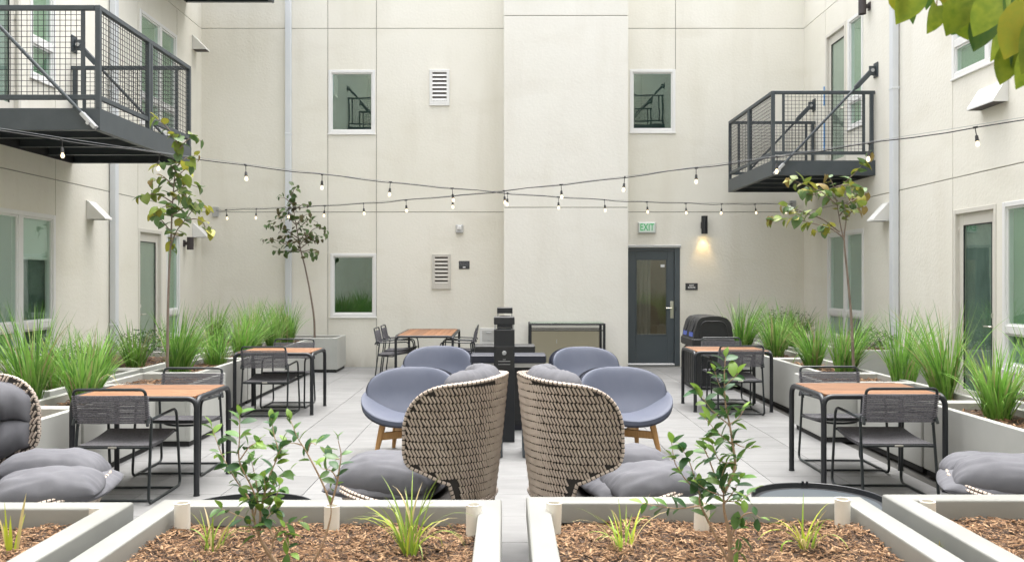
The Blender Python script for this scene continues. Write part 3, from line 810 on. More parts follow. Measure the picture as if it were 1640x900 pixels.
# ------------------------------------------------------------------ balconies
def make_balcony(label, loc, rz):
    Lx, Ly, dh, rh = 1.56, 2.58, .22, 1.27
    t = thing('balcony', label, 'balcony', loc, rz, 'steel balconies on the side walls')
    mb = MB()
    for y in (0, Ly):
        s = 1 if y == 0 else -1
        mb.box(.004, Lx, y, y + s * .012, 0, dh); mb.box(.004, Lx - .012, y + s * .012, y + s * .07, 0, .012); mb.box(.004, Lx - .012, y + s * .012, y + s * .07, dh - .012, dh)
    mb.box(Lx - .012, Lx, .012, Ly - .012, 0, dh); mb.box(Lx - .07, Lx - .012, .07, Ly - .07, 0, .0119)
    mb.build('channel_frame', STEEL, t, smooth=0)
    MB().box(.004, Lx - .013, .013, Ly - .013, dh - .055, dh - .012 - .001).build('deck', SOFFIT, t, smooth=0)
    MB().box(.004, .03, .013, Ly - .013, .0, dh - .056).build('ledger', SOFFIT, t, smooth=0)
    for k in range(1, 4):
        y = Ly * k / 4
        MB().box(.031, Lx - .071, y - .03, y + .03, .02, .03).box(.031, Lx - .071, y - .004, y + .004, .03, dh - .056).build('joist', STEEL, t, smooth=0)
    for k in range(4):
        y = Ly * (.18 + .2 * k)
        MB().lathe([(.022, 0), (.035, 0), (.035, .012), (.022, .012)], 12, (.045, y, .11), M=Matrix.Rotation(PI / 2, 3, 'Y')).build('anchor_ring', ZINC, t)
    pw = .05
    def post(x, y, zt=rh): MB().box(x - pw / 2, x + pw / 2, y - pw / 2, y + pw / 2, dh + .001, zt - .026, .003).build('post', STEEL, t, smooth=30)
    e = .026
    post(Lx - e, e); post(Lx - e, Ly - e); post(.05, e); post(.05, Ly - e)
    post(Lx - e, Ly / 2 - .032); post(Lx - e, Ly / 2 + .032)
    for (y) in (e, Ly - e):
        MB().box(.004, Lx - .056, y - .022, y + .022, rh - .05, rh, .004).build('top_rail', STEEL, t, smooth=30)
        MB().box(.076, Lx - .052, y - .018, y + .018, dh + .09, dh + .14, .003).build('bottom_rail', STEEL, t, smooth=30)
        MB().box(Lx - .20, Lx - .165, y - .016, y + .016, dh + .141, rh - .051, .003).build('panel_stile', STEEL, t, smooth=30)
        MB().box(.15, .185, y - .016, y + .016, dh + .141, rh - .051, .003).build('panel_stile', STEEL, t, smooth=30)
    MB().box(Lx - .054, Lx, .004, Ly - .004, rh - .05, rh, .004).build('top_rail', STEEL, t, smooth=30)
    for (y0, y1) in ((.052, Ly / 2 - .06), (Ly / 2 + .06, Ly - .052)):
        MB().box(Lx - .044, Lx - .008, y0, y1, dh + .09, dh + .14, .003).build('bottom_rail', STEEL, t, smooth=30)
    wr = .0024; st = .056
    for y in (e, Ly - e):
        mb = MB(); x = .19
        while x < Lx - .21: mb.box(x - wr, x + wr, y - wr, y + wr, dh + .141, rh - .051); x += st
        z = dh + .14 + st * .6
        while z < rh - .06: mb.box(.186, Lx - .201, y + wr, y + 3 * wr, z - wr, z + wr); z += st
        tag(mb.build('wire_mesh', BLACK, t, smooth=0, fix=False), kind='stuff')
    for (y0, y1) in ((.052, Ly / 2 - .06), (Ly / 2 + .06, Ly - .052)):
        mb = MB(); y = y0 + .03
        while y < y1: mb.box(Lx - e - wr, Lx - e + wr, y - wr, y + wr, dh + .141, rh - .051); y += st
        z = dh + .14 + st * .6
        while z < rh - .06: mb.box(Lx - e + wr, Lx - e + 3 * wr, y0, y1, z - wr, z + wr); z += st
        tag(mb.build('wire_mesh', BLACK, t, smooth=0, fix=False), kind='stuff')
    for y, s in ((-.03, -1), (Ly + .03, 1)):
        a, b = Vector((.07, y, 1.56)), Vector((Lx - .06, y, .05))
        d = (b - a).normalized()
        rod = MB().tube([a + d * .30, b - d * .10], .019, 10).build('tie_rod', STEEL, t)
        cl = MB()
        ang = math.atan2(-d.z, d.x)
        M = Matrix.Translation(a) @ Matrix.Rotation(ang, 4, 'Y')
        cl.box(-.03, .34, -.032, -.020, -.035, .035, .004, M=M).box(-.03, .34, .020, .032, -.035, .035, .004, M=M).box(.26, .36, -.02, .02, -.03, .03, .004, M=M)
        cl.build('clevis', STEEL, rod, smooth=30)
        M2 = Matrix.Translation(b) @ Matrix.Rotation(ang, 4, 'Y')
        MB().box(-.16, .05, -.03, -.018, -.022, .022, .004, M=M2).box(-.16, .05, .018, .026, -.022, .022, .004, M=M2).build('end_clevis', ZINC, rod, smooth=30)
        MB().tube([a + Vector((0, -.045, 0)), a + Vector((0, .045, 0))], .026, 12).build('pin', ZINC, rod)
        MB().tube([b + Vector((-.03, -.045, .01)), b + Vector((-.03, .045, .01))], .02, 10).build('pin', ZINC, rod)
        MB().box(.002, .016, y - .075, y + .075, 1.46, 1.68, .003).box(.016, .11, y - .016, y + .016, 1.49, 1.63, .003).build('wall_bracket', STEEL, t, smooth=30)
    for y in (e, Ly - e):
        MB().tube([(-.0, y, rh - .03), (.05, y, rh - .03)], .022, 10).build('wall_bolt', ZINC, t)
    return t
b0 = make_balcony('large dark steel balcony on the left wall above the wide ground floor window', (XL, 8.88, 3.13), 0)
dup(b0, (XL, 12.97, 6.53), 0, 'dark balcony underside just showing at the top edge of the photo')
dup(b0, (XL, -1.2, 6.85), 0, 'dark balcony mirrored in the upper window left of the louver vent')
dup(b0, (XR, 1.9, 6.85), PI, 'dark balcony mirrored in the upper window beside the right balcony')
dup(b0, (XR, 15.72, 3.18), PI, 'dark steel balcony on the right wall over the planter grasses')

# ------------------------------------------------------------------ string lights
S1a, S1b = Vector((-5.66, 7.6, 3.10)), Vector((5.33, 16.24, 3.02))
S2a, S2b = Vector((5.52, 7.1, 3.12)), Vector((-5.41, 16.24, 2.90))
def strand(a, b, mid_z, label, n, ph, seed):
    rr = random.Random(seed)
    t = thing('string_lights', label, 'string lights', tuple(a), group='string lights crossing the courtyard')
    sag = (a.z + b.z) / 2 - mid_z
    def f(u, dz=0): return a.lerp(b, u) + Vector((0, 0, -sag * 4 * u * (1 - u) + dz)) - a
    MB().tube([f(k / 48, .006 * math.sin(k * 1.7) + .004 * math.sin(k * .9)) for k in range(49)], .006, 6).build('cable', CABLE, t)
    MB().tube([f(k / 24, .030 - .02 * math.sin(PI * k / 24)) for k in range(25)], .0022, 5).build('support_wire', WIRE, t)
    mb = MB().box(-.05, .05, -.02, .05, -.12, .06, .006)
    q = b - a
    mb.v = [tuple(Vector(p) + q) for p in mb.v]
    mb.build('wall_anchor', ZINC, t, smooth=30)
    sk = MB().tube([(0, 0, .012), (.002, 0, -.03), (0, 0, -.072)], .0042, 6).lathe([(0, 0), (.008, 0), (.014, -.010), (.016, -.042), (.018, -.046), (.018, -.055), (0, -.055)], 12, (0, 0, -.070))
    sk.box(-.022, .022, -.007, .007, -.008, .012, .003)
    skm = sk.mesh('socket', CABLE)
    bm_ = MB().lathe([(0, -.055), (.009, -.055), (.011, -.062), (.0175, -.080), (.0185, -.089), (.0145, -.102), (.007, -.108), (0, -.110)], 12, (0, 0, -.070)).mesh('bulb', BULB)
    for k in range(n):
        u = (k + ph) / n
        if u > .985: continue
        p = f(u)
        s = link('socket', skm, t, tuple(p), (rr.uniform(-.12, .12), rr.uniform(-.12, .12), rr.uniform(0, 3)))
        link('bulb', bm_, s)
strand(S1a, S1b, 2.80, 'string of lit bulbs running from the left balcony to the far right corner', 15, .75, 1)
strand(S2a, S2b, 2.80, 'string of lit bulbs running from the right wall to the far left corner', 15, .62, 2)

# ------------------------------------------------------------------ planters
def chips(mb, x0, x1, y0, y1, z, n, rr, L=(.02, .06), hump=0.02, seed=0):
    for _ in range(n):
        x, y = rr.uniform(x0, x1), rr.uniform(y0, y1)
        zz = z + hump * noise.noise(Vector((x * 2.3 + seed, y * 2.3, 3.1))) + hump * .7 * noise.noise(Vector((x * 7 + seed, y * 7, 1.7))) + rr.uniform(-.004, .012)
        l = rr.uniform(*L); w_ = l * rr.uniform(.10, .34); h = w_ * rr.uniform(.2, .5)
        M = Matrix.Translation((x, y, zz)) @ Euler((rr.uniform(-.5, .5), rr.uniform(-.45, .45), rr.uniform(0, PI))).to_matrix().to_4x4()
        mi = rr.choices((0, 1, 2), (.48, .30, .22))[0]
        k = len(mb.v)
        b = rr.uniform(-.25, .25) * l
        pts = [(-l / 2, -w_ * .3, 0), (-l / 2, w_ * .4, 0), (0, w_ * .5, b * .3), (0, -w_ * .5, b * .3), (l / 2, w_ * .25, b * .1), (l / 2, -w_ * .35, b * .1),
               (-l / 2.2, 0, h), (0, 0, h + b * .3), (l / 2.2, 0, h + b * .1)]
        mb.add([M @ Vector(p) for p in pts], [(0, 3, 7, 6), (1, 6, 7, 2), (3, 5, 8, 7), (2, 7, 8, 4), (0, 6, 1), (5, 4, 8)], mi)
def soil_sheet(mb, x0, x1, y0, y1, z, hump, seed, step=.06):
    nx, ny = max(3, int((x1 - x0) / step)), max(3, int((y1 - y0) / step))
    rows = []
    for j in range(ny + 1):
        row = []
        for i in range(nx + 1):
            x, y = x0 + (x1 - x0) * i / nx, y0 + (y1 - y0) * j / ny
            row.append(Vector((x, y, z + hump * noise.noise(Vector((x * 2.3 + seed, y * 2.3, 3.1))) + hump * .7 * noise.noise(Vector((x * 7 + seed, y * 7, 1.7))))))
        rows.append(row)
    mb.grid(rows)
def planter(name, x0, x1, y0, y1, h, label, group, rim=.05, soil=.06, nchip=300, Lc=(.03, .08), hump=.02, toe=True, rc=.008, lip=0.0, seed=0):
    o = Vector(((x0 + x1) / 2, (y0 + y1) / 2, 0))
    t = thing(name, label, 'planter', tuple(o), group=group)
    a, b, c, d = x0 - o.x, x1 - o.x, y0 - o.y, y1 - o.y
    zb = .05 if toe else 0.0
    mb = MB()
    th = .02
    zr = h - (lip or .0)
    if lip:
        for (p, q, r_, s) in ((a + .012, a + .012 + th, c + .012, d - .012), (b - .012 - th, b - .012, c + .012, d - .012), (a + .012 + th, b - .012 - th, c + .012, c + .012 + th), (a + .012 + th, b - .012 - th, d - .012 - th, d - .012)):
            mb.box(p, q, r_, s, zb, h - lip + .01)
        mb.build('body', PLANT, t, smooth=0)
        rb = MB()
        # mitred rolled rim: outer and inner loops
        prof = []
        for k in range(5):
            an = PI / 2 * k / 4
            prof.append((rc - rc * math.sin(an + 0) if 0 else rc * (1 - math.sin(an)), h - rc * (1 - math.cos(an)) if 0 else h - rc + rc * math.sin(an)))
        outer = [(0, h - lip)] + [(rc * (1 - math.sin(PI / 2 * k / 4)), h - rc * (1 - math.cos(PI / 2 * (1 - k / 4)))) for k in range(0)]
        pr = [(0.0, h - lip)]
        for k in range(5):
            an = PI / 2 * k / 4
            pr.append((rc * (1 - math.cos(an)), h - rc * (1 - math.sin(an))))
        for k in range(5):
            an = PI / 2 * k / 4
            pr.append((rim - rc * (1 - math.sin(an)), h - rc * (1 - math.cos(an))))
        pr.append((rim, h - lip))
        loops = [[Vector((a + e, c + e, z)), Vector((b - e, c + e, z)), Vector((b - e, d - e, z)), Vector((a + e, d - e, z))] for e, z in pr]
        n = len(loops)
        vs = [p for L in loops for p in L]; fs = []
        for i in range(n - 1):
            for k in range(4):
                fs.append((i * 4 + k, i * 4 + (k + 1) % 4, (i + 1) * 4 + (k + 1) % 4, (i + 1) * 4 + k))
        for k in range(4): fs.append(((n - 1) * 4 + k, (n - 1) * 4 + (k + 1) % 4, (k + 1) % 4, k))
        rb.add(vs, fs).build('rim', PLANTR, t, smooth=50)
    else:
        mb.box(a, a + rim, c, d, zb, h, .006); mb.box(b - rim, b, c, d, zb, h, .006)
        mb.box(a + rim - .004, b - rim + .004, c + .0005, c + rim, zb, h - .001, .006); mb.box(a + rim - .004, b - rim + .004, d - rim, d - .0005, zb, h - .001, .006)
        mb.build('body', PLANT, t, smooth=0)
    if toe: MB().box(a + .02, b - .02, c + .02, d - .02, .0, zb + .01).build('plinth', TOE, t, smooth=0)
    sb = MB(); soil_sheet(sb, a + rim * .6, b - rim * .6, c + rim * .6, d - rim * .6, h - soil - .006, hump, seed); sb.build('soil', SOIL, t, smooth=60)
    if nchip:
        cb = MB(); chips(cb, a + rim + .01, b - rim - .01, c + rim + .01, d - rim - .01, h - soil, nchip, random.Random(seed + 5), Lc, hump, seed)
        tag(cb.build('bark_mulch', [CHIP, CHIP2, CHIP3], t, smooth=0, fix=False), kind='stuff')
    return t
GF, GS = 'grey planters in the foreground', 'grey planters along the side walls'
FR = dict(rim=.105, lip=.095, rc=.014, soil=.085, nchip=15000, Lc=(.008, .036), hump=.030, toe=False)
planter('planter', -3.30, -1.70, 2.35, 3.985, .6, 'grey foreground planter with yellow strap leaves at the left edge', GF, seed=1, **FR)
planter('planter', -1.58, -0.02, 2.35, 4.03, .6, 'grey foreground planter holding the two stemmed shrubs left of the gap', GF, seed=2, **FR)
planter('planter', 0.092, 1.655, 2.35, 4.085, .6, 'grey foreground planter holding the dense shrub right of the gap', GF, seed=3, **FR)
planter('planter', 1.775, 3.40, 2.35, 4.13, .6, 'grey foreground planter in front of the right edge cushions', GF, seed=4, **FR)
LABL = ['grey planter beside the leftmost grey cushions', 'grey planter beside the near left dining table', 'boxed grey planter with a young tree between the left tables',
        'grey planter behind the left tree box', 'grey planter beside the far left dining table', 'grey planter just before the leaning tree box']
planter('planter', -3.95, -3.37, 4.6, 6.93, .6, LABL[0], GS, seed=11)
planter('planter', -3.95, -3.37, 6.97, 8.40, .6, LABL[1], GS, seed=12)
planter('planter', -3.98, -3.05, 8.44, 9.50, .6, LABL[2], GS, seed=13)
planter('planter', -3.95, -3.35, 9.54, 11.30, .6, LABL[3], GS, seed=14)
planter('planter', -3.95, -3.35, 11.34, 13.20, .6, LABL[4], GS, seed=15)
planter('planter', -3.95, -3.35, 13.24, 15.14, .6, LABL[5], GS, seed=16)
planter('planter', -3.90, -2.94, 15.18, 16.0, .6, 'square grey planter holding the leaning tree by the back wall', GS, seed=17)
planter('planter', 3.46, 4.05, 4.6, 7.25, .6, 'grey planter beside the right edge cushions', GS, seed=21)
planter('planter', 3.46, 4.05, 7.29, 8.62, .6, 'grey planter beside the near right dining table', GS, seed=22)
planter('planter', 3.12, 4.05, 8.66, 9.48, .6, 'boxed grey planter with a young tree between the right tables', GS, seed=23)
planter('planter', 3.43, 4.05, 9.52, 11.28, .6, 'grey planter behind the right tree box', GS, seed=24)
planter('planter', 3.43, 4.05, 11.32, 12.9, .6, 'grey planter beside the far right dining table', GS, seed=25)
planter('planter', 3.43, 4.05, 12.94, 14.6, .6, 'grey planter behind the black recycling bin', GS, seed=26)
B2 = 'grey planters against the side walls'
for i, (a, b, l) in enumerate(((4.7, 7.85, 'grey rear planter under the wide left window'), (7.95, 9.9, 'grey rear planter under the left vent hood'), (10.0, 12.3, 'grey rear planter in front of the left downspout'))):
    planter('planter', -5.60, -4.15, a, b, .6, l, B2, seed=31 + i, nchip=500)
planter('planter', 4.42, 5.46, 11.3, 12.6, .70, 'tall grey rear planter in front of the right downspout', B2, seed=41, nchip=250)
planter('planter', 4.25, 5.46, 4.9, 7.9, .6, 'grey rear planter under the window at the right edge', B2, seed=42, nchip=400)
planter('planter', 4.25, 5.46, 13.0, 15.6, .6, 'grey rear planter under the paired right window', B2, seed=43, nchip=200)
planter('planter', -5.60, -4.15, 13.0, 15.9, .6, 'grey rear planter in the far left corner', B2, seed=44, nchip=200)
# PVC stubs
pm = MB().lathe([(.028, 0), (.034, 0), (.034, .135), (.028, .135), (.028, .02)], 24).mesh('pipe_stub', PVC)
for (x, y, hz, l) in ((-1.42, 3.83, .0, 'white pipe stub in the left corner of the planter with two shrubs'), (-.772, 3.86, -.02, 'white pipe stub behind the sparse shrub stem'),
                  (-.142, 3.80, .0, 'white pipe stub in the right corner beside the planter gap'), (.205, 3.83, .0, 'white pipe stub in the corner right of the planter gap'),
                  (.865, 3.88, -.015, 'white pipe stub behind the dense right shrub'), (1.50, 3.90, .0, 'white pipe stub in the right corner of the dense shrub planter'),
                  (-1.83, 3.90, -.035, 'white pipe stub half hidden behind the left edge planter rim'), (1.93, 4.00, -.035, 'white pipe stub half hidden behind the right edge planter rim')):
    tag(link('pipe_stub', pm, None, (x, y, .50 + hz), (rnd.uniform(-.04, .04), rnd.uniform(-.04, .04), 0)), l, 'pipe', 'white pipe stubs in the foreground planters')

# ------------------------------------------------------------------ dining tables and chairs
def make_table(label, x0, x1, y0, y1, n=7, along='x'):
    w_, d, h = x1 - x0, y1 - y0, .745
    t = thing('dining_table', label, 'table', ((x0 + x1) / 2, (y0 + y1) / 2, 0), group='teak topped dining tables')
    r = .021
    X, Y = w_ / 2 - r, d / 2 - r
    zt = h - r
    for s in (-1, 1):
        fr = MB().tube(bend([(s * X, -Y, .004), (s * X, -Y, zt), (s * X, Y, zt), (s * X, Y, .004)], .10, 7), r, 10)
        f = fr.build('side_frame', BLACK, t)
    for s in (-1, 1):
        MB().tube(bend([(-X, s * Y, .30), (-X, s * Y, zt - .001), (X, s * Y, zt - .001), (X, s * Y, .30)], .075, 7), r * .96, 10).build('end_frame', BLACK, t)
    for sx in (-1, 1):
        for sy in (-1, 1):
            MB().lathe([(0, 0), (.024, 0), (.024, .012), (0, .012)], 12, (sx * X, sy * Y, 0)).build('foot', BLACK, t)
    if along == 'x':
        pw = (2 * Y - 2 * r) / n
        for k in range(n):
            ya = -Y + r + pw * k
            MB().box(-X + r + .002, X - r - .002, ya + .003, ya + pw - .003, h - .028, h - .004, .003).build('plank', TEAK, t, smooth=0)
    else:
        n2 = 9; pw = (2 * X - 2 * r) / n2
        for k in range(n2):
            xa = -X + r + pw * k
            MB().box(xa + .003, xa + pw - .003, -Y + r + .002, Y - r - .002, h - .028, h - .004, .002).build('plank', TEAK, t, smooth=0)
    MB().box(-X + r, X - r, -.02, .02, h - .06, h - .029).build('cross_bar', BLACK, t, smooth=0)
    return t
make_table('teak topped dining table nearest the left edge cushions', -3.26, -2.29, 6.50, 7.29)
make_table('teak topped dining table nearest the right edge cushions', 2.39, 3.355, 6.62, 7.41)
make_table('teak topped dining table beyond the left tree box', -3.26, -2.30, 10.40, 11.19)
make_table('teak topped dining table in front of the recycling bin', 2.28, 3.25, 10.63, 11.42)
make_table('long teak topped dining table by the back wall', -1.745, -.815, 13.6, 15.5, along='y')

def make_chair(label, loc, rz):
    # faces +Y, width 0.54
    t = thing('dining_chair', label, 'chair', loc, rz, 'black cord dining chairs')
    r = .0105; W2 = .265
    for s in (-1, 1):
        x = s * W2
        # sled loop: rear leg hook -> down -> runner -> front leg -> arm -> back
        pts = [(x, -.30, .575), (x, -.265, .635), (x, -.225, .60), (x * 1.03, -.30, .012), (x * 1.03, .31, .012), (x, .25, .618), (x * .98, -.24, .60), (x * .94, -.285, .60)]
        MB().tube(bend(pts, [.03, .03, .06, .06, .07, .05], 5), r, 8).build('sled_frame', CHAIRF, t)
    for y, z in ((.20, .012), (-.20, .012)):
        MB().tube([(-W2 * 1.02, y, z + .001), (W2 * 1.02, y, z + .001)], r * .9, 8).build('floor_bar', CHAIRF, t)
    for y, z in ((-.245, .405), (.245, .445)):
        MB().tube([(-W2, y, z), (W2, y, z)], r, 8).build('seat_rail', CHAIRF, t)
    MB().tube(catmull([(-W2, -.24, .40), (-.12, -.05, .372), (.12, -.05, .372), (W2, -.24, .40)], 5), r * .9, 8).build('seat_brace', CHAIRF, t)
    # back frame: U upside down
    pts = [(-W2 * .94, -.255, .56), (-W2 * .97, -.315, .828), (W2 * .97, -.315, .828), (W2 * .94, -.255, .56)]
    MB().tube(bend(pts, .04, 5), r, 8).build('back_frame', CHAIRF, t)
    # seat
    rows = []
    for j in range(9):
        v = j / 8; y = -.25 + .5 * v; z = .42 + .04 * v - .016 * math.sin(PI * v)
        rows.append([Vector((-W2 + .008 + (2 * W2 - .016) * i / 10, y, z - .012 * math.sin(PI * i / 10) * math.sin(PI * v))) for i in range(11)])
    mb = MB().grid(rows)
    lo = [[p - Vector((0, 0, .022)) for p in row] for row in rows]
    mb.grid(lo, flip=True)
    edge = lambda R_: [p for p in R_[0]] + [row[-1] for row in R_[1:]] + [p for p in R_[-1][-2::-1]] + [row[0] for row in R_[-2:0:-1]]
    e0, e1 = edge(rows), edge(lo)
    for k in range(len(e0)):
        k2 = (k + 1) % len(e0); mb.add([e0[k], e0[k2], e1[k2], e1[k]], [(0, 1, 2, 3)])
    mb.build('seat', SEATW, t, smooth=50)
    MB().box(-.03, .03, -.270, -.262, .402, .414, .001).build('maker_tag', NICKEL, t, smooth=0)
    # cords of the back, wound round the uprights: two layers
    mb = MB()
    n = 16
    for k in range(n):
        v = k / (n - 1); z = .585 + .195 * v; y = -.26 - .05 * (z - .56) / .27
        for dy in (-.0105, .0105):
            jit = rnd.uniform(-.001, .001)
            mb.tube([(-W2 * .97, y + dy, z), (-.09, y + dy - .006 + jit, z + jit), (.09, y + dy - .006 - jit, z - jit), (W2 * .97, y + dy, z)], .0047, 5)
        for s in (-1, 1):
            mb.tube([(s * W2 * .97, y - .0125, z), (s * (W2 * .97 + .013), y - .006, z), (s * (W2 * .97 + .013), y + .006, z), (s * W2 * .97, y + .0125, z)], .0047, 5)
    tag(mb.build('cord_back', CORD, t, smooth=60, fix=False), kind='stuff')
    return t
c0 = make_chair('black cord chair nearest the left edge cushions, tucked under the near left table', (-2.825, 6.53, 0), 0)
for (x, y, rz, l) in ((-2.77, 7.42, PI, 'black cord chair between the near left table and the left tree box'),
                      (2.845, 6.60, 0, 'black cord chair beside the right edge cushions, tucked under the near right table'),
                      (2.895, 7.54, PI, 'black cord chair between the near right table and the right tree box'),
                      (-2.825, 10.48, 0, 'black cord chair on the near side of the far left table'),
                      (-2.79, 11.20, PI, 'black cord chair on the far side of the far left table'),
                      (2.775, 10.62, 0, 'black cord chair on the near side of the table before the bin'),
                      (2.89, 11.46, PI, 'black cord chair between the recycling bin and the table before it'),
                      (-1.80, 14.22, -PI / 2, 'black cord chair at the long table, left side and nearer us'),
                      (-1.80, 14.98, -PI / 2, 'black cord chair at the long table, left side and nearer the wall'),
                      (-.80, 14.22, PI / 2, 'black cord chair at the long table, right side and nearer us'),
                      (-.80, 14.98, PI / 2, 'black cord chair at the long table, right side and nearer the wall')):
    dup(c0, (x, y, 0), rz, l)

# ------------------------------------------------------------------ blue lounge chairs
def make_lounge(label, loc, rz):
    # faces -Y
    t = thing('lounge_chair', label, 'armchair', loc, rz, 'blue grey shell lounge chairs')
    def close(A, B):
        mb = MB().grid(A).grid(B, flip=True)
        ed = lambda G: G[0] + [r_[-1] for r_ in G[1:]] + G[-1][-2::-1] + [r_[0] for r_ in G[-2:0:-1]]
        ea, eb = ed(A), ed(B)
        for i in range(len(ea)):
            j = (i + 1) % len(ea); mb.add([ea[i], ea[j], eb[j], eb[i]], [(0, 1, 2, 3)])
        return mb
    def disk(fn, off0, off1, sx_, sy_, bulge, n=24, e=2.35):
        A, B = [], []
        for i in range(n + 1):
            v = -math.cos(PI * i / n)
            wv = max(1 - abs(v) ** e, 0.0) ** (1 / e)
            ra, rb = [], []
            for j in range(n + 1):
                u = math.sin(PI / 2 * (-1 + 2 * j / n))
                rim_ = max(1 - abs(u) ** 5, 0) ** .5 * max(1 - abs(v) ** 5, 0) ** .5
                ra.append(fn(u * wv * sx_, v * sy_, off0 + bulge * rim_)); rb.append(fn(u * wv * sx_, v * sy_, off1))
            A.append(ra); B.append(rb)
        return close(A, B)
    UP = Vector((0, .40, .917)); FW = Vector((0, -.917, .40))
    def backf(a, b, o):
        p = Vector((a, .13, .550)) + UP * b
        p += Vector((0, -1, .10)) * (.85 * a * a + .25 * max(-b, 0) ** 2 * 4)
        p += UP * (.10 * a * a)
        return p + FW * o - Vector((a, 0, 0)) * (o * .6)
    def seatf(a, b, o):
        z = .350 + (1.02 + 1.3 * b) * a * a + .10 * max(b, 0) ** 2 - .05 * max(-b - .28, 0)
        return Vector((a, -.020 + b, z + o))
    disk(backf, -.012, -.034, .432, .258, .0).build('back_shell', NAVYS, t, smooth=60)
    disk(lambda a, b, o: backf(a, b, o - .045 - .05 * (b + .23)), .0, -.018, .440, .276, .0).build('outer_shell', NAVYS, t, smooth=60)
    disk(seatf, .0, -.032, .450, .350, .026).build('seat_pad', NAVY, t, smooth=60)
    disk(seatf, -.033, -.050, .446, .346, .0).build('seat_shell', NAVYS, t, smooth=60)
    disk(backf, .004, -.011, .424, .252, .032).build('back_pad', NAVY, t, smooth=60)
    for sx in (-1, 1):
        for sy in (-1, 1):
            MB().tube([(sx * .20, sy * .17, .345), (sx * .225, sy * .21, .18), (sx * .255, sy * .25, .0)], [.031, .027, .017], 10).build('leg', OAK, t)
        for a in ((sx * .222, -.205, .24, -sx * .222, .205),):
            d = Vector((a[3] - a[0], a[4] - a[1], 0)); L = d.length
            M = Matrix.Translation((0, 0, .190 + .002 * sx)) @ Matrix.Rotation(math.atan2(d.y, d.x), 4, 'Z')
            MB().box(-L / 2, L / 2, -.014, .014, -.034, .034, .004, M=M).build('cross_brace', OAK, t)
    MB().lathe([(0, .285), (.12, .285), (.14, .30), (.14, .312), (0, .312)], 20).build('mount_plate', BLACK, t)
    return t
l0 = make_lounge('blue grey lounge chair behind the left wicker chair', (-.885, 8.10, 0), R(-12))
dup(l0, (1.085, 8.12, 0), R(16), 'blue grey lounge chair behind the right wicker chair')
dup(l0, (-.845, 10.75, 0), R(-10), 'blue grey lounge chair in front of the long table')
dup(l0, (.965, 10.62, 0), R(17), 'blue grey lounge chair in front of the console frame')

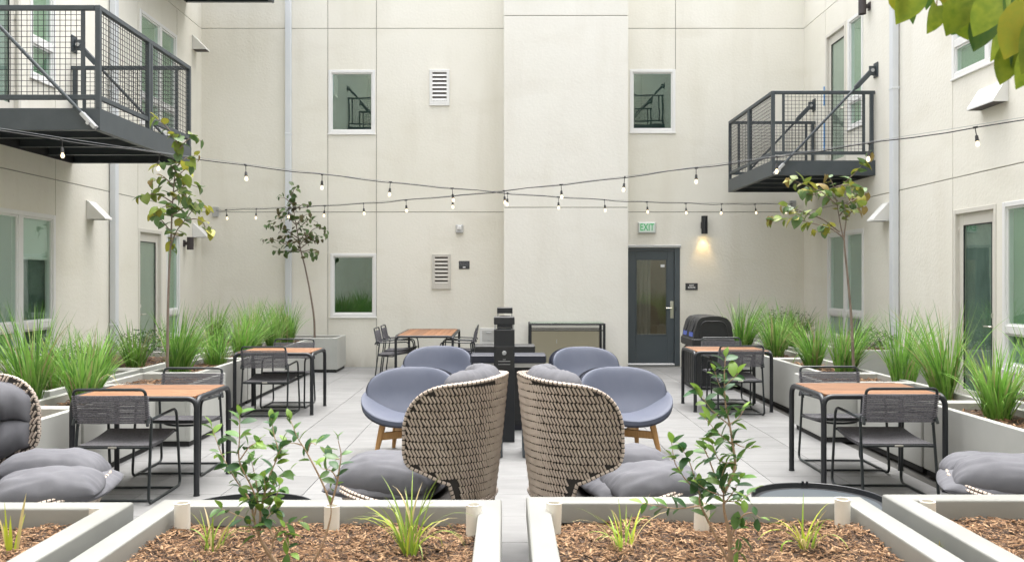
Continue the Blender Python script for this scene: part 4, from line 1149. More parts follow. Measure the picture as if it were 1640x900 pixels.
# ------------------------------------------------------------------ wicker wing chairs
def make_wicker(label, loc, rz, ext):
    # faces +X; back curve centred on the origin
    t = thing('wicker_chair', label, 'armchair', loc, rz, 'woven wing armchairs with grey cushions')
    RR, LS = .405, .10
    half = RR * PI / 2 + LS
    def plan(a, sc_):
        s = abs(a) * half; sg = 1 if a >= 0 else -1
        if s <= RR * PI / 2:
            an = PI - s / RR
            x, y, nx, ny = RR * math.cos(an), RR * math.sin(an), math.cos(an), math.sin(an)
        else:
            x, y, nx, ny = s - RR * PI / 2, RR, 0.0, 1.0
        return Vector((x * sc_, sg * y * sc_, 0)), Vector((nx, sg * ny, 0))
    def ss(x): x = min(max(x, 0), 1); return x * x * (3 - 2 * x)
    def zhi(a):
        q = abs(a); zt = 1.065 - .05 * q
        if q < .58: return zt
        e = (q - .58) / .42
        return .66 + (zt - .66) * max(1 - e ** 2.7, 0) ** (1 / 2.7)
    def zlo(a):
        q = abs(a); zb = .17 + .31 * ss((q - .46) / .10) + .09 * ss((q - .56) / .40)
        if q < .88: return zb
        e = (q - .88) / .12
        return .66 - (.66 - zb) * max(1 - e ** 2.4, 0) ** (1 / 2.4)
    def S(a, v, off=0.0):
        z = zlo(a) + (zhi(a) - zlo(a)) * v
        return SZ(a, z, off)
    def SZ(a, z, off=0.0):
        sc_ = .70 + .30 * min(max((z - .10) / .90, 0), 1.1) ** .7
        p, n = plan(a, sc_)
        return Vector((p.x, p.y, z)) + n * off
    NA, NV = 56, 16
    AV = [-1 + 2 * i / NA for i in range(NA + 1)]
    AV = [math.copysign(1 - (1 - abs(a)) ** 1.25, a) if abs(a) > .5 else a for a in AV]
    outer = [[S(a, j / NV) for a in AV] for j in range(NV + 1)]
    inner = [[S(a, j / NV, -.022) for a in AV] for j in range(NV + 1)]
    MB().grid(outer).grid(inner, flip=True).build('shell', WICKD, t, smooth=60)
    # strands: slanted beige staves in rows, chevroned
    mb = MB(); rh = .0425; pitch = .0218
    def stave(p, q, nrm, w_, h):
        d = (q - p)
        sd_ = nrm.cross(d).normalized() * w_ / 2
        up = nrm * h
        vs = [p - sd_, p + sd_, p + up * .75, (p + q) / 2 - sd_ + up * .15, (p + q) / 2 + sd_ + up * .15, (p + q) / 2 + up, q - sd_, q + sd_, q + up * .75]
        mb.add(vs, [(0, 2, 5, 3), (1, 4, 5, 2), (3, 5, 8, 6), (4, 7, 8, 5), (0, 1, 2), (7, 6, 8)])
    rowi = 0; z = .17
    while z < 1.07:
        n = int(2 * half / pitch)
        for k in range(n + 1):
            a = -1 + 2 * (k + .5 * (rowi % 2)) / n
            da = -.95 * pitch / half * rnd.uniform(.85, 1.15)
            a2 = a + da
            zm = z + rh / 2
            if abs(a) > .995 or abs(a2) > .995: continue
            if zm + .012 > min(zhi(a), zhi(a2)) or zm - .012 < max(zlo(a), zlo(a2)): continue
            j1, j2 = rnd.uniform(-.002, .002), rnd.uniform(-.002, .002)
            for side in (1, -1):
                o1 = .002 if side == 1 else -.024
                p, q = SZ(a, z + .98 * rh + j1, o1), SZ(a2, z + .10 * rh + j2, o1)
                _, nn = plan(a, 1)
                stave(p, q, nn * side, .0132, .0125)
        z += rh; rowi += 1
    tag(mb.build('wicker_weave', WICKL, t, smooth=0, fix=False), kind='stuff')
    # rim: two wound strands all round the outline
    top = [S(a, 1) for a in AV]; bot = [S(a, 0) for a in AV]
    loop = top + bot[::-1][1:-1]
    dense = []
    m = len(loop)
    cl = [loop[i] for i in range(m)]
    L = [0]
    for i in range(m): L.append(L[-1] + (cl[(i + 1) % m] - cl[i]).length)
    tot = L[-1]; nseg = int(tot / .0068)
    idx = 0
    for k in range(nseg):
        s = tot * k / nseg
        while L[idx + 1] < s: idx += 1
        dense.append(cl[idx % m].lerp(cl[(idx + 1) % m], (s - L[idx]) / max(L[idx + 1] - L[idx], 1e-6)))
    rb = MB(); n8 = 8
    for (off, rr_, ph) in ((.005, .0098, 0), (-.014, .0098, 2)):
        base = len(rb.v); vs = []; fs = []; mm = []
        for k, p in enumerate(dense):
            tg = (dense[(k + 1) % nseg] - dense[k - 1]).normalized()
            rad = Vector((p.x, p.y, 0)); rad = rad.normalized() if abs(p.x) + abs(p.y) > 1e-6 else Vector((1, 0, 0))
            if p.x > 0: rad = Vector((0, math.copysign(1, p.y), 0))
            rad = (rad - tg * rad.dot(tg)).normalized(); bi = tg.cross(rad)
            dark = (k + ph) % 4 == 0
            r2 = rr_ * (.86 if dark else 1.0)
            for q in range(n8):
                an = 2 * PI * q / n8
                vs.append(p + rad * off + (rad * math.cos(an) + bi * math.sin(an)) * r2)
        for k in range(nseg):
            k2 = (k + 1) % nseg
            for q in range(n8):
                rb.add([], []) if 0 else None
                fs.append((k * n8 + q, k * n8 + (q + 1) % n8, k2 * n8 + (q + 1) % n8, k2 * n8 + q))
                mm.append(1 if (k + ph) % 4 == 0 else 0)
        rb.v += [tuple(v) for v in vs]; rb.f += [tuple(i + base for i in f) for f in fs]; rb.m += mm
    rb.build('woven_rim', [WICKL, WICKD], t, smooth=60)
    # seat basket
    cxm, ax, by_ = (ext - .33) / 2, (ext + .33) / 2, .385
    def BSK(ph, v, off=0.0):
        c_, s_ = math.cos(ph), math.sin(ph)
        e = 2 / 2.8
        k = .72 + .28 * v ** .7
        x = cxm + (ax * k + off) * math.copysign(abs(c_) ** e, c_); y = (by_ * k + off) * math.copysign(abs(s_) ** e, s_)
        return Vector((x, y, .20 + .165 * v + .09 * max(c_, 0) ** .8 * v))
    nb = 56
    g = [[BSK(2 * PI * k / nb, j / 6) for k in range(nb + 1)] for j in range(7)]
    mb2 = MB().grid(g)
    mb2.add([BSK(2 * PI * k / nb, 0) for k in range(nb)], [tuple(range(nb))])
    mb2.add([BSK(2 * PI * k / nb, .86) for k in range(nb)], [tuple(range(nb))])
    mb2.build('seat_basket', WICKD, t, smooth=60)
    mb = MB()
    per = 130
    for j in range(6):
        for k in range(per):
            p0 = 2 * PI * (k + .5 * (j % 2)) / per
            if -1 < 0 and math.cos(p0) < -.8: continue
            p, q = BSK(p0, (j + .92) / 6, .002), BSK(p0 + .028, (j + .05) / 6, .002)
            nn = Vector((p.x - cxm, p.y * (ax / by_), 0)).normalized()
            stave(p, q, nn, .017, .008)
    tag(mb.build('wicker_weave', WICKL, t, smooth=0, fix=False), kind='stuff')
    rb = MB()
    ks = 420
    pts = [BSK(2 * PI * k / ks, 1.0) for k in range(ks)]
    for (dz, off) in ((.006, .0), (-.012, .012)):
        vs = []; fs = []; mm = []; base = len(rb.v)
        for k, p in enumerate(pts):
            tg = (pts[(k + 1) % ks] - pts[k - 1]).normalized(); up = Vector((0, 0, 1)); sd_ = tg.cross(up).normalized()
            c_ = p + Vector((0, 0, dz)) + sd_ * off
            for q in range(6): vs.append(c_ + (sd_ * math.cos(q * PI / 3) + up * math.sin(q * PI / 3)) * .0095)
        for k in range(ks):
            k2 = (k + 1) % ks
            for q in range(6):
                fs.append((k * 6 + q, k * 6 + (q + 1) % 6, k2 * 6 + (q + 1) % 6, k2 * 6 + q)); mm.append(1 if k % 4 == 0 else 0)
        rb.v += [tuple(v) for v in vs]; rb.f += [tuple(i + base for i in f) for f in fs]; rb.m += mm
    rb.build('basket_rim', [WICKL, WICKD], t, smooth=60)
    # base
    for (x, y) in ((.35, .25), (.35, -.25), (-.2, .22), (-.2, -.22)):
        MB().tube([(x * .8, y * .8, .21), (x, y, .0)], [.022, .016], 10).build('leg', OAK, t)
    # quilted back cushion lining the shell
    rows = []; na, nv = 96, 48
    for j in range(nv + 1):
        v = j / nv; row = []
        for i in range(na + 1):
            a = (-1 + 2 * i / na) * .93
            zl, zh = max(zlo(a), .44) + .02, zhi(a) - .035
            zz = zl + (zh - zl) * v
            seam_v = abs(math.sin(PI * v * 2.0)) ** .5
            seam_a = abs(math.sin(PI * (a / .93 + 1) * 1.5)) ** .35
            th = .030 + .075 * seam_v * (.55 + .45 * seam_a)
            e = max(1 - (abs(a) / .93) ** 8, 0) ** .4 * max(1 - abs(2 * v - 1) ** 10, 0) ** .5
            wr_ = .012 * noise.noise(Vector((a * 9, v * 3.0, 2.2))) + .008 * noise.noise(Vector((a * 26, v * 5, 5.1))) * (1.3 - seam_v)
            row.append(SZ(a, zz, -.026 - max((th + wr_) * e, 0.0)))
        rows.append(row)
    MB().grid(rows).build('back_cushion', CUSH, t, smooth=70)
    # a soft roll of the cushion standing above the rim at the back
    def pillow(name, c, sx, sy, sz, rz_, tilt, seed, n=44, wr_amp=.012, dirw=0.0):
        M = Matrix.Translation(c) @ Euler((tilt[0], tilt[1], rz_)).to_matrix().to_4x4()
        A, B = [], []
        for i in range(n + 1):
            u = -1 + 2 * i / n; ra, rb_ = [], []
            for j in range(n + 1):
                v = -1 + 2 * j / n
                us, vs_ = math.sin(u * PI / 2), math.sin(v * PI / 2)
                h = (max(1 - abs(us) ** 3.2, 0) ** .55) * (max(1 - abs(vs_) ** 3.2, 0) ** .55)
                k = 1 - .10 * (us * us * vs_ * vs_)
                ang = math.atan2(vs_, us); rad = max(abs(us), abs(vs_))
                w1 = noise.noise(Vector((us * 2.2 + seed, vs_ * 2.2, seed)))
                w2 = noise.noise(Vector((ang * 4.5 + seed, rad * 1.2, 7.7 + seed))) * rad ** 2
                w3 = noise.noise(Vector((us * 3 + vs_ * 1.0 + seed, (vs_ * 3 - us) * .35, 1.3))) 
                w4 = abs(noise.noise(Vector((us * 1.1 + seed * 2, vs_ * 6.0, 4.4))))
                d = wr_amp * (.45 * w1 + .6 * w2 + .7 * w3 - .9 * w4 * rad + .34 * math.sin(ang * 21 + 5 * w1 + seed) * rad ** 5)
                x, y = us * sx * k, vs_ * sy * k
                ra.append(M @ Vector((x, y, sz * h * (1 + .04 * w1) + d * h ** .4))); rb_.append(M @ Vector((x, y, -sz * .7 * h)))
            A.append(ra); B.append(rb_)
        mb = MB().grid(A).grid(B, flip=True)
        return mb.build(name, CUSH, t, smooth=75)
    pillow('seat_cushion', Vector((cxm + .17, 0, .405)), ax - .11, .335, .085, 0, (0, -.02), 3.0, wr_amp=.016)
    pillow('loose_pillow', Vector((.32, -.185, .44)), .29, .175, .115, .10, (.10, -.03), 8.0, wr_amp=.018)
    pillow('loose_pillow', Vector((.25, .145, .465)), .30, .185, .140, -.1, (-.12, .02), 14.0, wr_amp=.018)
    rows = []
    for i in range(61):
        q = -1 + 2 * i / 60; aa = q * .66
        c = SZ(aa, 1.005, -.110); _, nn = plan(aa, 1)
        endt = max(1 - abs(q) ** 6, .0) ** .5
        row = []
        for k in range(25):
            an = 2 * PI * k / 24
            rr_ = (.090 + .010 * noise.noise(Vector((q * 3, math.cos(an), math.sin(an)))) - .012 * abs(noise.noise(Vector((q * 13, math.cos(an) * .7, 4.0)))) - .006 * abs(noise.noise(Vector((q * 31, math.cos(an) * 1.2, 9.0))))) * endt
            row.append(c - nn * (rr_ * 1.0 * math.cos(an)) + Vector((0, 0, rr_ * 1.15 * math.sin(an))))
        rows.append(row)
    MB().grid(rows).build('neck_roll', CUSH, t, smooth=75)
    return t
w0 = make_wicker('woven wing chair left of the planter gap, seen from behind', (-.41, 5.15, 0), R(170), .57)
dup(w0, (.485, 5.15, 0), R(10), 'woven wing chair right of the planter gap, seen from behind')
w1 = dup(w0, (-2.90, 5.0, 0), R(10), 'woven wing chair at the left edge showing its tufted back cushion')
dup(w1, (3.17, 5.02, 0), R(155), 'woven wing chair at the right edge showing only its seat cushions')

# ------------------------------------------------------------------ tray tables, tower units, console, bin
def tray(label, x, y):
    t = thing('tray_table', label, 'side table', (x, y, -.022), group='round black tray tables')
    Rr = .345
    MB().lathe([(0, .43), (Rr - .012, .43), (Rr - .004, .434), (Rr, .462), (Rr + .004, .464), (Rr + .006, .460), (Rr, .424), (0, .422)], 64).build('tray', BLACK, t, smooth=30)
    MB().lathe([(0, .4315), (Rr - .03, .4315), (Rr - .03, .4330), (0, .4330)], 48).build('tray_inlay', STEEL, t, smooth=30)
    for k in range(3):
        a = 2 * PI * k / 3 + .4
        MB().tube([(.2 * math.cos(a), .2 * math.sin(a), .425), (.28 * math.cos(a), .28 * math.sin(a), .022)], .011, 8).build('leg', BLACK, t)
    for a in (1.45, 4.6):
        mb = MB()
        for d in (-.035, .035):
            mb.lathe([(0, 0), (.007, 0), (.007, .02), (0, .02)], 8, (Rr * .995 * math.cos(a + d), Rr * .995 * math.sin(a + d), .452))
        mb.build('handle_studs', BLACK, t)
tray('round black tray table before the near right dining table', 1.68, 4.70)
tray('round black tray table before the near left dining table', -1.33, 4.46)

def tower(label, y, flip, x=-.021):
    t = thing('pedestal_tower', label, 'pedestal', (x, y, 0), 0 if not flip else PI, 'black pedestal towers')
    w_ = .103
    MB().box(-w_, w_, 0, .20, .003, 1.115, .004).build('body', BLACK, t, smooth=30)
    MB().box(-w_ + .012, w_ - .012, -.006, 0, .72, .95, .002).build('lock_panel', BLACKP, t, smooth=30)
    MB().lathe([(0, 0), (.020, 0), (.022, .006), (.012, .010), (.010, .006), (0, .006)], 20, (0, -.006, .885), M=Matrix.Rotation(PI / 2, 3, 'X')).build('lock', ZINC, t)
    MB().box(-.055, .055, -.010, -.005, .775, .80, .002).build('slot', SOFFIT, t, smooth=30)
    MB().box(-.06, .06, -.009, -.005, .770, .7745).box(-.06, .06, -.009, -.005, .8005, .805).box(-.014, .014, -.009, -.005, .818, .823).build('slot_trim', ZINC, t, smooth=30)
    MB().box(-w_, w_, 0, .20, 1.165, 1.24, .004).build('cap', BLACK, t, smooth=30)
    for s in (-1, 1):
        MB().box(s * w_ - s * .004, s * w_ - s * .018, .02, .18, 1.1151, 1.1649, .001).build('cap_bracket', ZINC, t, smooth=30)
    MB().box(-.07, .07, .03, .17, 1.1152, 1.13, .004).build('burner_plate', STEEL, t, smooth=30)
tower('black pedestal tower with a round lock standing between the wicker chairs', 8.67, False)
tower('second black pedestal tower standing behind the first', 11.75, True)
def counter(label, x0, x1, y0, y1, h, rail):
    t = thing('fire_counter', label, 'counter', ((x0 + x1) / 2, y0, 0), group='black counters behind the pedestal tower')
    a = (x1 - x0) / 2; d = y1 - y0
    MB().box(-a, a, 0, d, h - .088, h, .012).build('countertop', NAVYS if rail else BLACKP, t, smooth=30)
    MB().box(-a + .03, a - .03, .03, d - .02, h - .135, h - .089).build('metal_band', GRAYP, t, smooth=30)
    MB().box(-a + .05, a - .05, .05, d - .03, .06, h - .136, .004).build('cabinet', BLACK, t, smooth=30)
    MB().box(-a + .07, a - .07, .07, d - .05, 0, .059).build('plinth', NAVYS, t, smooth=30)
    for k in (-1, 1): MB().box(k * .02, k * (a - .07), .044, .049, .10, h - .18, .002).build('cabinet_door', BLACKP, t, smooth=30)
counter('black counter with a rounded blue lit edge behind the pedestal tower', -.385, .425, 9.3, 9.62, .81, True)
counter('black counter with a thin dark top beyond the first counter', -.39, .35, 10.62, 10.92, .81, False)

def side_table(label, x0, x1, y0, y1, h=.48):
    t = thing('side_table', label, 'side table', ((x0 + x1) / 2, (y0 + y1) / 2, 0), group='low black side tables behind the wicker chairs')
    a, b = (x1 - x0) / 2, (y1 - y0) / 2
    MB().box(-a, a, -b, b, h - .02, h, .004).build('tabletop', BLACK, t, smooth=30)
    for s in (-1, 1):
        MB().box(s * a, s * (a - .035), -b, b, 0.006, h - .021, .004).build('leg', STEEL, t, smooth=30)
side_table('low black side table hidden behind the left wicker chair', -.47, -.035, 7.9, 8.25)
side_table('low black side table hidden behind the right wicker chair', .145, .56, 7.9, 8.25)

t = thing('console_frame', 'open black console frame with a glass top against the pale shaft', 'console table', (1.04, 15.2, 0))
xa, xb, ya, yb, hh = -.63, .63, -.28, .30, .865
q = .021
for x in (xa, xb):
    for y in (ya, yb): MB().box(x - q, x + q, y - q, y + q, 0, hh, .003).build('leg', BLACK, t, smooth=30)
for y in (ya, yb):
    MB().box(xa + q, xb - q, y - q * .7, y + q * .7, hh - .03, hh - .002, .003).box(xa + q, xb - q, y - .008, y + .008, hh - .13, hh - .11, .002).build('rail', BLACK, t, smooth=30)
for x in (xa, xb): MB().box(x - q * .7, x + q * .7, ya + q, yb - q, hh - .03, hh - .002, .003).build('rail', BLACK, t, smooth=30)
MB().box(xa + .005, xb - .005, ya + .005, yb - .005, hh + .001, hh + .009, .001).build('glass_top', GLASST, t, smooth=0)
MB().box(xa + q, xb - q, yb - .006, yb + .006, .10, hh - .14, .002).build('shade_panel', mat('fawn wall shade', (0.36, 0.33, 0.255), 0.7), t, smooth=0)  # added panel; its colour stands in for the shaded wall below the top

t = thing('recycling_bin', 'black double recycling bin with a humped lid beside the grey door', 'bin', (3.03, 13.2, 0))
a, b0_, b1_ = .29, -.42, .42
MB().box(-a + .02, a - .02, b0_ + .02, b1_ - .02, .0, .60, .02).build('body', BLACKP, t, smooth=30)
MB().box(-a + .005, a - .005, b0_ + .005, b1_ - .005, .0, .05, .01).build('base_skirt', BLACKP, t, smooth=30)
for k in range(6):
    y = b0_ + .09 + k * .132
    MB().box(-a + .012, -a + .02, y - .052, y + .052, .07, .57, .004).build('side_panel', BLACKP, t, smooth=30)
for k in range(4):
    x = -.19 + k * .127
    MB().box(x - .052, x + .052, b0_ + .012, b0_ + .02, .07, .57, .004).build('front_panel', BLACKP, t, smooth=30)
MB().box(-a - .02, a + .02, b0_ - .02, b1_ + .02, .62, .75, .02).build('collar', BLACKP, t, smooth=30)
for (y0, y1) in ((b0_, -.004), (.004, b1_)):
    prof = [(-a, .751), (-a + .015, .86), (-a + .055, 1.0), (-a + .11, 1.055), (-.05, 1.075), (.10, 1.075), (a - .09, 1.045), (a - .03, .97), (a, .751)]
    prof = [(p.x, p.z) for p in bend([(x, 0, z) for x, z in prof], .03, 3)]
    hd = MB().prism(prof, 1, y0 + .004, y1 - .004).build('hood', BLACKP, t, smooth=40)
    yc = (y0 + y1) / 2
    th = math.atan2(.14, .04)
    M = Matrix.Translation((-a + .028, yc, .925)) @ Matrix.Rotation(R(16), 4, 'Y')
    MB().lathe([(0, 0), (.001, 0), (.105, 0), (.105, .006), (.085, .006), (.085, .002), (0, .002)], 24, M=None).v
    op = MB().lathe([(0, 0), (.10, 0), (.10, .006), (0, .006)], 24)
    op.v = [tuple(M @ (Matrix.Rotation(-PI / 2, 4, 'Y') @ Vector((v[0] * .95, v[1] * .92, v[2])))) for v in op.v]
    op.build('opening', SOFFIT, hd, smooth=30)
    lb = MB().box(-.003, .003, -.12, .12, -.03, .035, M=Matrix.Translation((-a + .002, yc, .80)) @ Matrix.Rotation(R(8), 4, 'Y'))
    lb.build('blue_label', BLUE, hd, smooth=0)
# raised panel moulding on the near end of the hood
pr = [(-.20, .775), (-.18, .95), (-.13, 1.0), (.12, 1.0), (.18, .95), (.21, .775)]
MB().tube(bend([(x, b0_ + .002, z) for x, z in pr], .05, 4), .011, 8).build('end_moulding', BLACKP, t)

# ------------------------------------------------------------------ plants
def leaf_mesh(name, L, W, mats, mi, kind='heart', curl=.25, fold=.25):
    mb = MB()
    n = 5
    rows = []
    for i in range(n + 1):
        v = i / n
        if kind == 'heart': w_ = W * (math.sin(PI * min(v * .86 + .14, 1)) ** .75) * (1.08 - .25 * v) * (1 if v < .95 else .15)
        else: w_ = W * math.sin(PI * (v * .94 + .03)) ** .85
        if i == n: w_ = W * .03
        y = L * v - (L * .07 if kind == 'heart' and i == 0 else 0)
        z = -curl * L * v * v
        rows.append([Vector((-w_ / 2, y - (L * .05 if kind == 'heart' and i == 0 else 0), z + fold * w_ / 2)), Vector((0, y + (L * .07 if kind == 'heart' and i == 0 else 0), z)), Vector((w_ / 2, y - (L * .05 if kind == 'heart' and i == 0 else 0), z + fold * w_ / 2))])
    mb.grid(rows)
    return mb.mesh(name, mats[mi], smooth=80, fix=False)
def place_leaf(me, parent, p, d, rr, size=1.0, droop=0.0, roll=None):
    """leaf at p growing along d"""
    d = Vector(d); d.z -= droop
    if d.length < 1e-5: d = Vector((0, 1, 0))
    d.normalize()
    q = d.to_track_quat('Y', 'Z')
    e = (q.to_matrix() @ Matrix.Rotation(rr.uniform(-.7, .7) if roll is None else roll, 3, 'Y')).to_euler()
    return link('leaf', me, parent, p, e, size)
def shrublike(name, label, cat, base, limbs, Y0, mats, leafL, leafW, kind, rr, trunkmat, group=None, step=.05, r0=.012, depth=.10, weights=None,
              jitter=.02, droop=.3, nmax=290, curl=.25, first=.15, wander=.6, sizes=(.7, 1.15), fold=.25, trunk_n=1, side=.6):
    t = thing(name, label, cat, tuple(base), group=group)
    B = Vector(base)
    mes = []
    for mi in range(len(mats)):
        for vv in range(2):
            mes.append((mi, leaf_mesh('leaf', leafL, leafW, mats, mi, kind, curl * (.6 + .8 * vv), fold)))
    count = 0
    occupied = {}
    for li, limb in enumerate(limbs):
        pts, y_off = limb[0], limb[1]
        leafy = limb[2] if len(limb) > 2 else first
        r1 = limb[3] if len(limb) > 3 else (r0 if li == 0 else r0 * .5)
        m = len(pts); W = []
        for k, (px, py) in enumerate(pts):
            y = Y0 + y_off[0] + (y_off[1] - y_off[0]) * k / max(m - 1, 1)
            W.append(P(px, py, y) - B)
        cv = catmull(W, 5)
        rs = [max(r1 * (1 - .75 * k / (len(cv) - 1)), .0012) for k in range(len(cv))]
        MB().tube(cv, rs, 7).build('trunk' if li < trunk_n else 'branch', trunkmat, t)
        acc = 0; tot = sum((cv[k + 1] - cv[k]).length for k in range(len(cv) - 1)); run = 0; sgn = 1
        for k in range(len(cv) - 1):
            seg = cv[k + 1] - cv[k]; sl_ = seg.length; run += sl_; acc += sl_
            if run / tot < leafy: acc = 0; continue
            while acc > step and count < nmax:
                acc -= step; sgn = -sgn
                tg = seg.normalized()
                sd_ = tg.cross(Vector((0, 1, 0)))
                if sd_.length < .1: sd_ = Vector((1, 0, 0))
                sd_.normalize()
                d = tg * rr.uniform(.1, .8) + sd_ * sgn * rr.uniform(.3, 1) * side / .6 + Vector((rr.uniform(-wander, wander), rr.uniform(-wander, wander), rr.uniform(-.2, .5)))
                p = cv[k] + seg * rr.random() + Vector((rr.uniform(-jitter, jitter), rr.uniform(-jitter, jitter), rr.uniform(-jitter, jitter)))
                mi = rr.choices(range(len(mats)), weights or [1] * len(mats))[0]
                me = mes[mi * 2 + rr.randrange(2)][1]
                place_leaf(me, t, p, d, rr, rr.uniform(*sizes), droop * rr.uniform(.4, 1.4)); count += 1
        # tip leaf
        if count < nmax:
            place_leaf(mes[-1][1] if kind != 'heart' else mes[rr.randrange(len(mes))][1], t, cv[-1], cv[-1] - cv[-3], rr, rr.uniform(.6, .9), droop * .5); count += 1
    return t
rr = random.Random(21)
TG = 'young trees in the side planters'
shrublike('young_tree', 'slender young tree with olive leaves under the large left balcony', 'tree', (-3.49, 9.0, .52),
    [([(268, 590), (269, 500), (271, 430), (274, 380), (276, 330), (281, 270), (288, 215)], (0, .05), .50, .015),
     ([(273, 395), (283, 370), (297, 352), (312, 332), (322, 325)], (.0, -.15)), ([(274, 372), (258, 352), (244, 342)], (0, .12)),
     ([(277, 325), (255, 312), (236, 312), (221, 317)], (0, -.1)), ([(276, 345), (300, 330), (322, 332), (332, 335)], (0, .15)),
     ([(296, 353), (318, 352), (336, 372)], (-.1, -.2), .3), ([(278, 308), (300, 296), (322, 302)], (.03, .15)), ([(279, 300), (262, 285), (243, 292)], (.03, -.18)),
     ([(282, 268), (300, 252), (318, 250)], (.04, .2)), ([(282, 275), (268, 262), (246, 268)], (.04, -.12)), ([(286, 240), (304, 222), (322, 226)], (.05, .1)),
     ([(287, 235), (272, 210), (258, 196), (243, 186)], (.05, -.15)), ([(280, 290), (292, 275), (306, 268)], (.04, -.25)), ([(277, 335), (268, 330), (255, 335)], (.02, -.25)), ([(278, 320), (290, 310), (302, 318)], (.02, -.3))],
    9.0, REDL, .105, .098, 'heart', rr, BARK, TG, step=.042, r0=.015, weights=[5, 5, 2.2, .5], droop=.55, jitter=.03, curl=.3, sizes=(.6, 1.2))
rr = random.Random(22)
shrublike('young_tree', 'slender young tree with yellowing leaves under the right balcony', 'tree', (3.60, 9.07, .52),
    [([(1367, 590), (1364, 520), (1359, 460), (1354, 410), (1352, 380), (1355, 350), (1351, 322)], (0, .02), .86, .016),
     ([(1351, 384), (1346, 360), (1341, 330), (1336, 302)], (0, .08), .5), ([(1350, 380), (1330, 366), (1302, 358), (1266, 350), (1232, 352)], (0, -.15), .15),
     ([(1345, 372), (1318, 352), (1292, 342), (1268, 333), (1252, 330)], (.03, .15), .2), ([(1342, 330), (1316, 308), (1288, 296), (1262, 286)], (.06, -.12), .2),
     ([(1338, 308), (1358, 288), (1378, 268), (1394, 246)], (.08, .0), .2), ([(1352, 330), (1372, 318), (1388, 310)], (.05, .2), .1), ([(1341, 322), (1325, 306), (1304, 300)], (.06, .25), .1),
     ([(1354, 350), (1368, 336), (1384, 332)], (.05, -.15), .3), ([(1337, 300), (1358, 296), (1378, 304)], (.08, -.2), .1), ([(1336, 302), (1330, 288), (1322, 280)], (.08, .1), .1),
     ([(1330, 366), (1316, 372), (1304, 368)], (0, .2), .2), ([(1316, 308), (1300, 312), (1286, 308)], (0, -.25), .2), ([(1345, 345), (1362, 322), (1372, 300)], (0, .25), .3)],
    9.07, REDL, .105, .098, 'heart', rr, BARK, TG, step=.042, r0=.016, weights=[4, 4, 3, 1.2], droop=.55, jitter=.03, curl=.3, sizes=(.6, 1.2))
rr = random.Random(23)
shrublike('young_tree', 'leaning dark leaved young tree against the back wall', 'tree', (-3.42, 15.6, .52),
    [([(504, 545), (503, 510), (497, 470), (489, 430), (482, 402), (476, 370), (470, 335), (466, 305)], (0, .05), .55, .020),
     ([(482, 402), (460, 392), (438, 384), (422, 384)], (0, -.2)), ([(481, 398), (500, 384), (520, 378)], (0, .2)), ([(480, 392), (504, 366), (524, 370)], (0, -.2)),
     ([(478, 382), (452, 366), (428, 362)], (.02, .25)), ([(476, 370), (494, 352), (508, 356)], (.02, .2)), ([(474, 360), (456, 346), (432, 356)], (.03, -.2)),
     ([(470, 338), (484, 328), (492, 328)], (.03, .1)), ([(469, 328), (457, 318), (447, 316)], (.04, -.1)), ([(467, 312), (472, 302), (477, 297)], (.05, 0)),
     ([(482, 400), (462, 402), (440, 402)], (0, .3)), ([(483, 404), (500, 400), (506, 410)], (0, -.25)), ([(480, 392), (466, 378), (448, 378)], (0, .0)),
     ([(479, 388), (492, 372), (508, 384)], (0, .3)), ([(474, 362), (484, 348), (496, 342)], (0, -.2)), ([(472, 350), (458, 336), (446, 338)], (0, .2))],
    15.6, DKL, .098, .080, 'heart', rr, BARK, TG, step=.034, r0=.02, weights=[4, 2.5, 3], droop=.45, jitter=.06, curl=.3, sizes=(.6, 1.2))

def cs(lst, ox, oy, k): return [(ox + x / k, oy + y / k) for x, y in lst]
rr = random.Random(31)
K = lambda l: cs(l, 330, 640, 3.46)
shrublike('shrub', 'leafy many stemmed shrub in the planter left of the gap', 'shrub', (-.93, 3.30, .50),
    [(K([(400, 930), (335, 830), (295, 760), (270, 680)]), (0, 0), .75, .011), (K([(280, 720), (262, 640), (240, 550), (170, 450), (95, 320), (30, 150)]), (0, .06), .15, .005),
     (K([(290, 750), (300, 620), (255, 490), (185, 340), (186, 200), (186, 85)]), (0, -.08), .15, .005), (K([(360, 840), (370, 760), (310, 610), (345, 440), (398, 300), (376, 190), (362, 105)]), (0, .10), .2, .005),
     (K([(312, 580), (390, 450), (468, 388)]), (.03, .06), .2, .003), (K([(266, 670), (200, 648), (130, 620), (85, 602)]), (0, -.06), .2, .003), (K([(365, 790), (430, 690), (510, 676)]), (0, -.04), .2, .004),
     (K([(345, 600), (395, 520), (408, 470)]), (0, -.1), .2, .003), (K([(270, 640), (285, 520), (270, 420), (250, 330)]), (0, -.03), .1, .004), (K([(300, 720), (350, 640), (400, 590)]), (0, -.12), .1, .003),
     (K([(300, 700), (270, 740), (240, 690)]), (0, -.1), .1, .003), (K([(370, 780), (430, 760), (470, 850)]), (0, -.06), .3, .003), (K([(310, 600), (330, 500), (320, 430)]), (0, -.1), .1, .003),
     (K([(380, 340), (410, 280), (430, 225)]), (.06, .05), .1, .003), (K([(190, 330), (240, 260), (290, 235)]), (-.04, -.1), .1, .003)],
    3.30, SHL, .060, .033, 'oval', rr, BARKT, 'shrubs in the foreground planters', step=.0185, weights=[3.5, 3.6, 2.2], jitter=.010, droop=-.05, curl=.25, sizes=(.55, 1.15))
rr = random.Random(32)
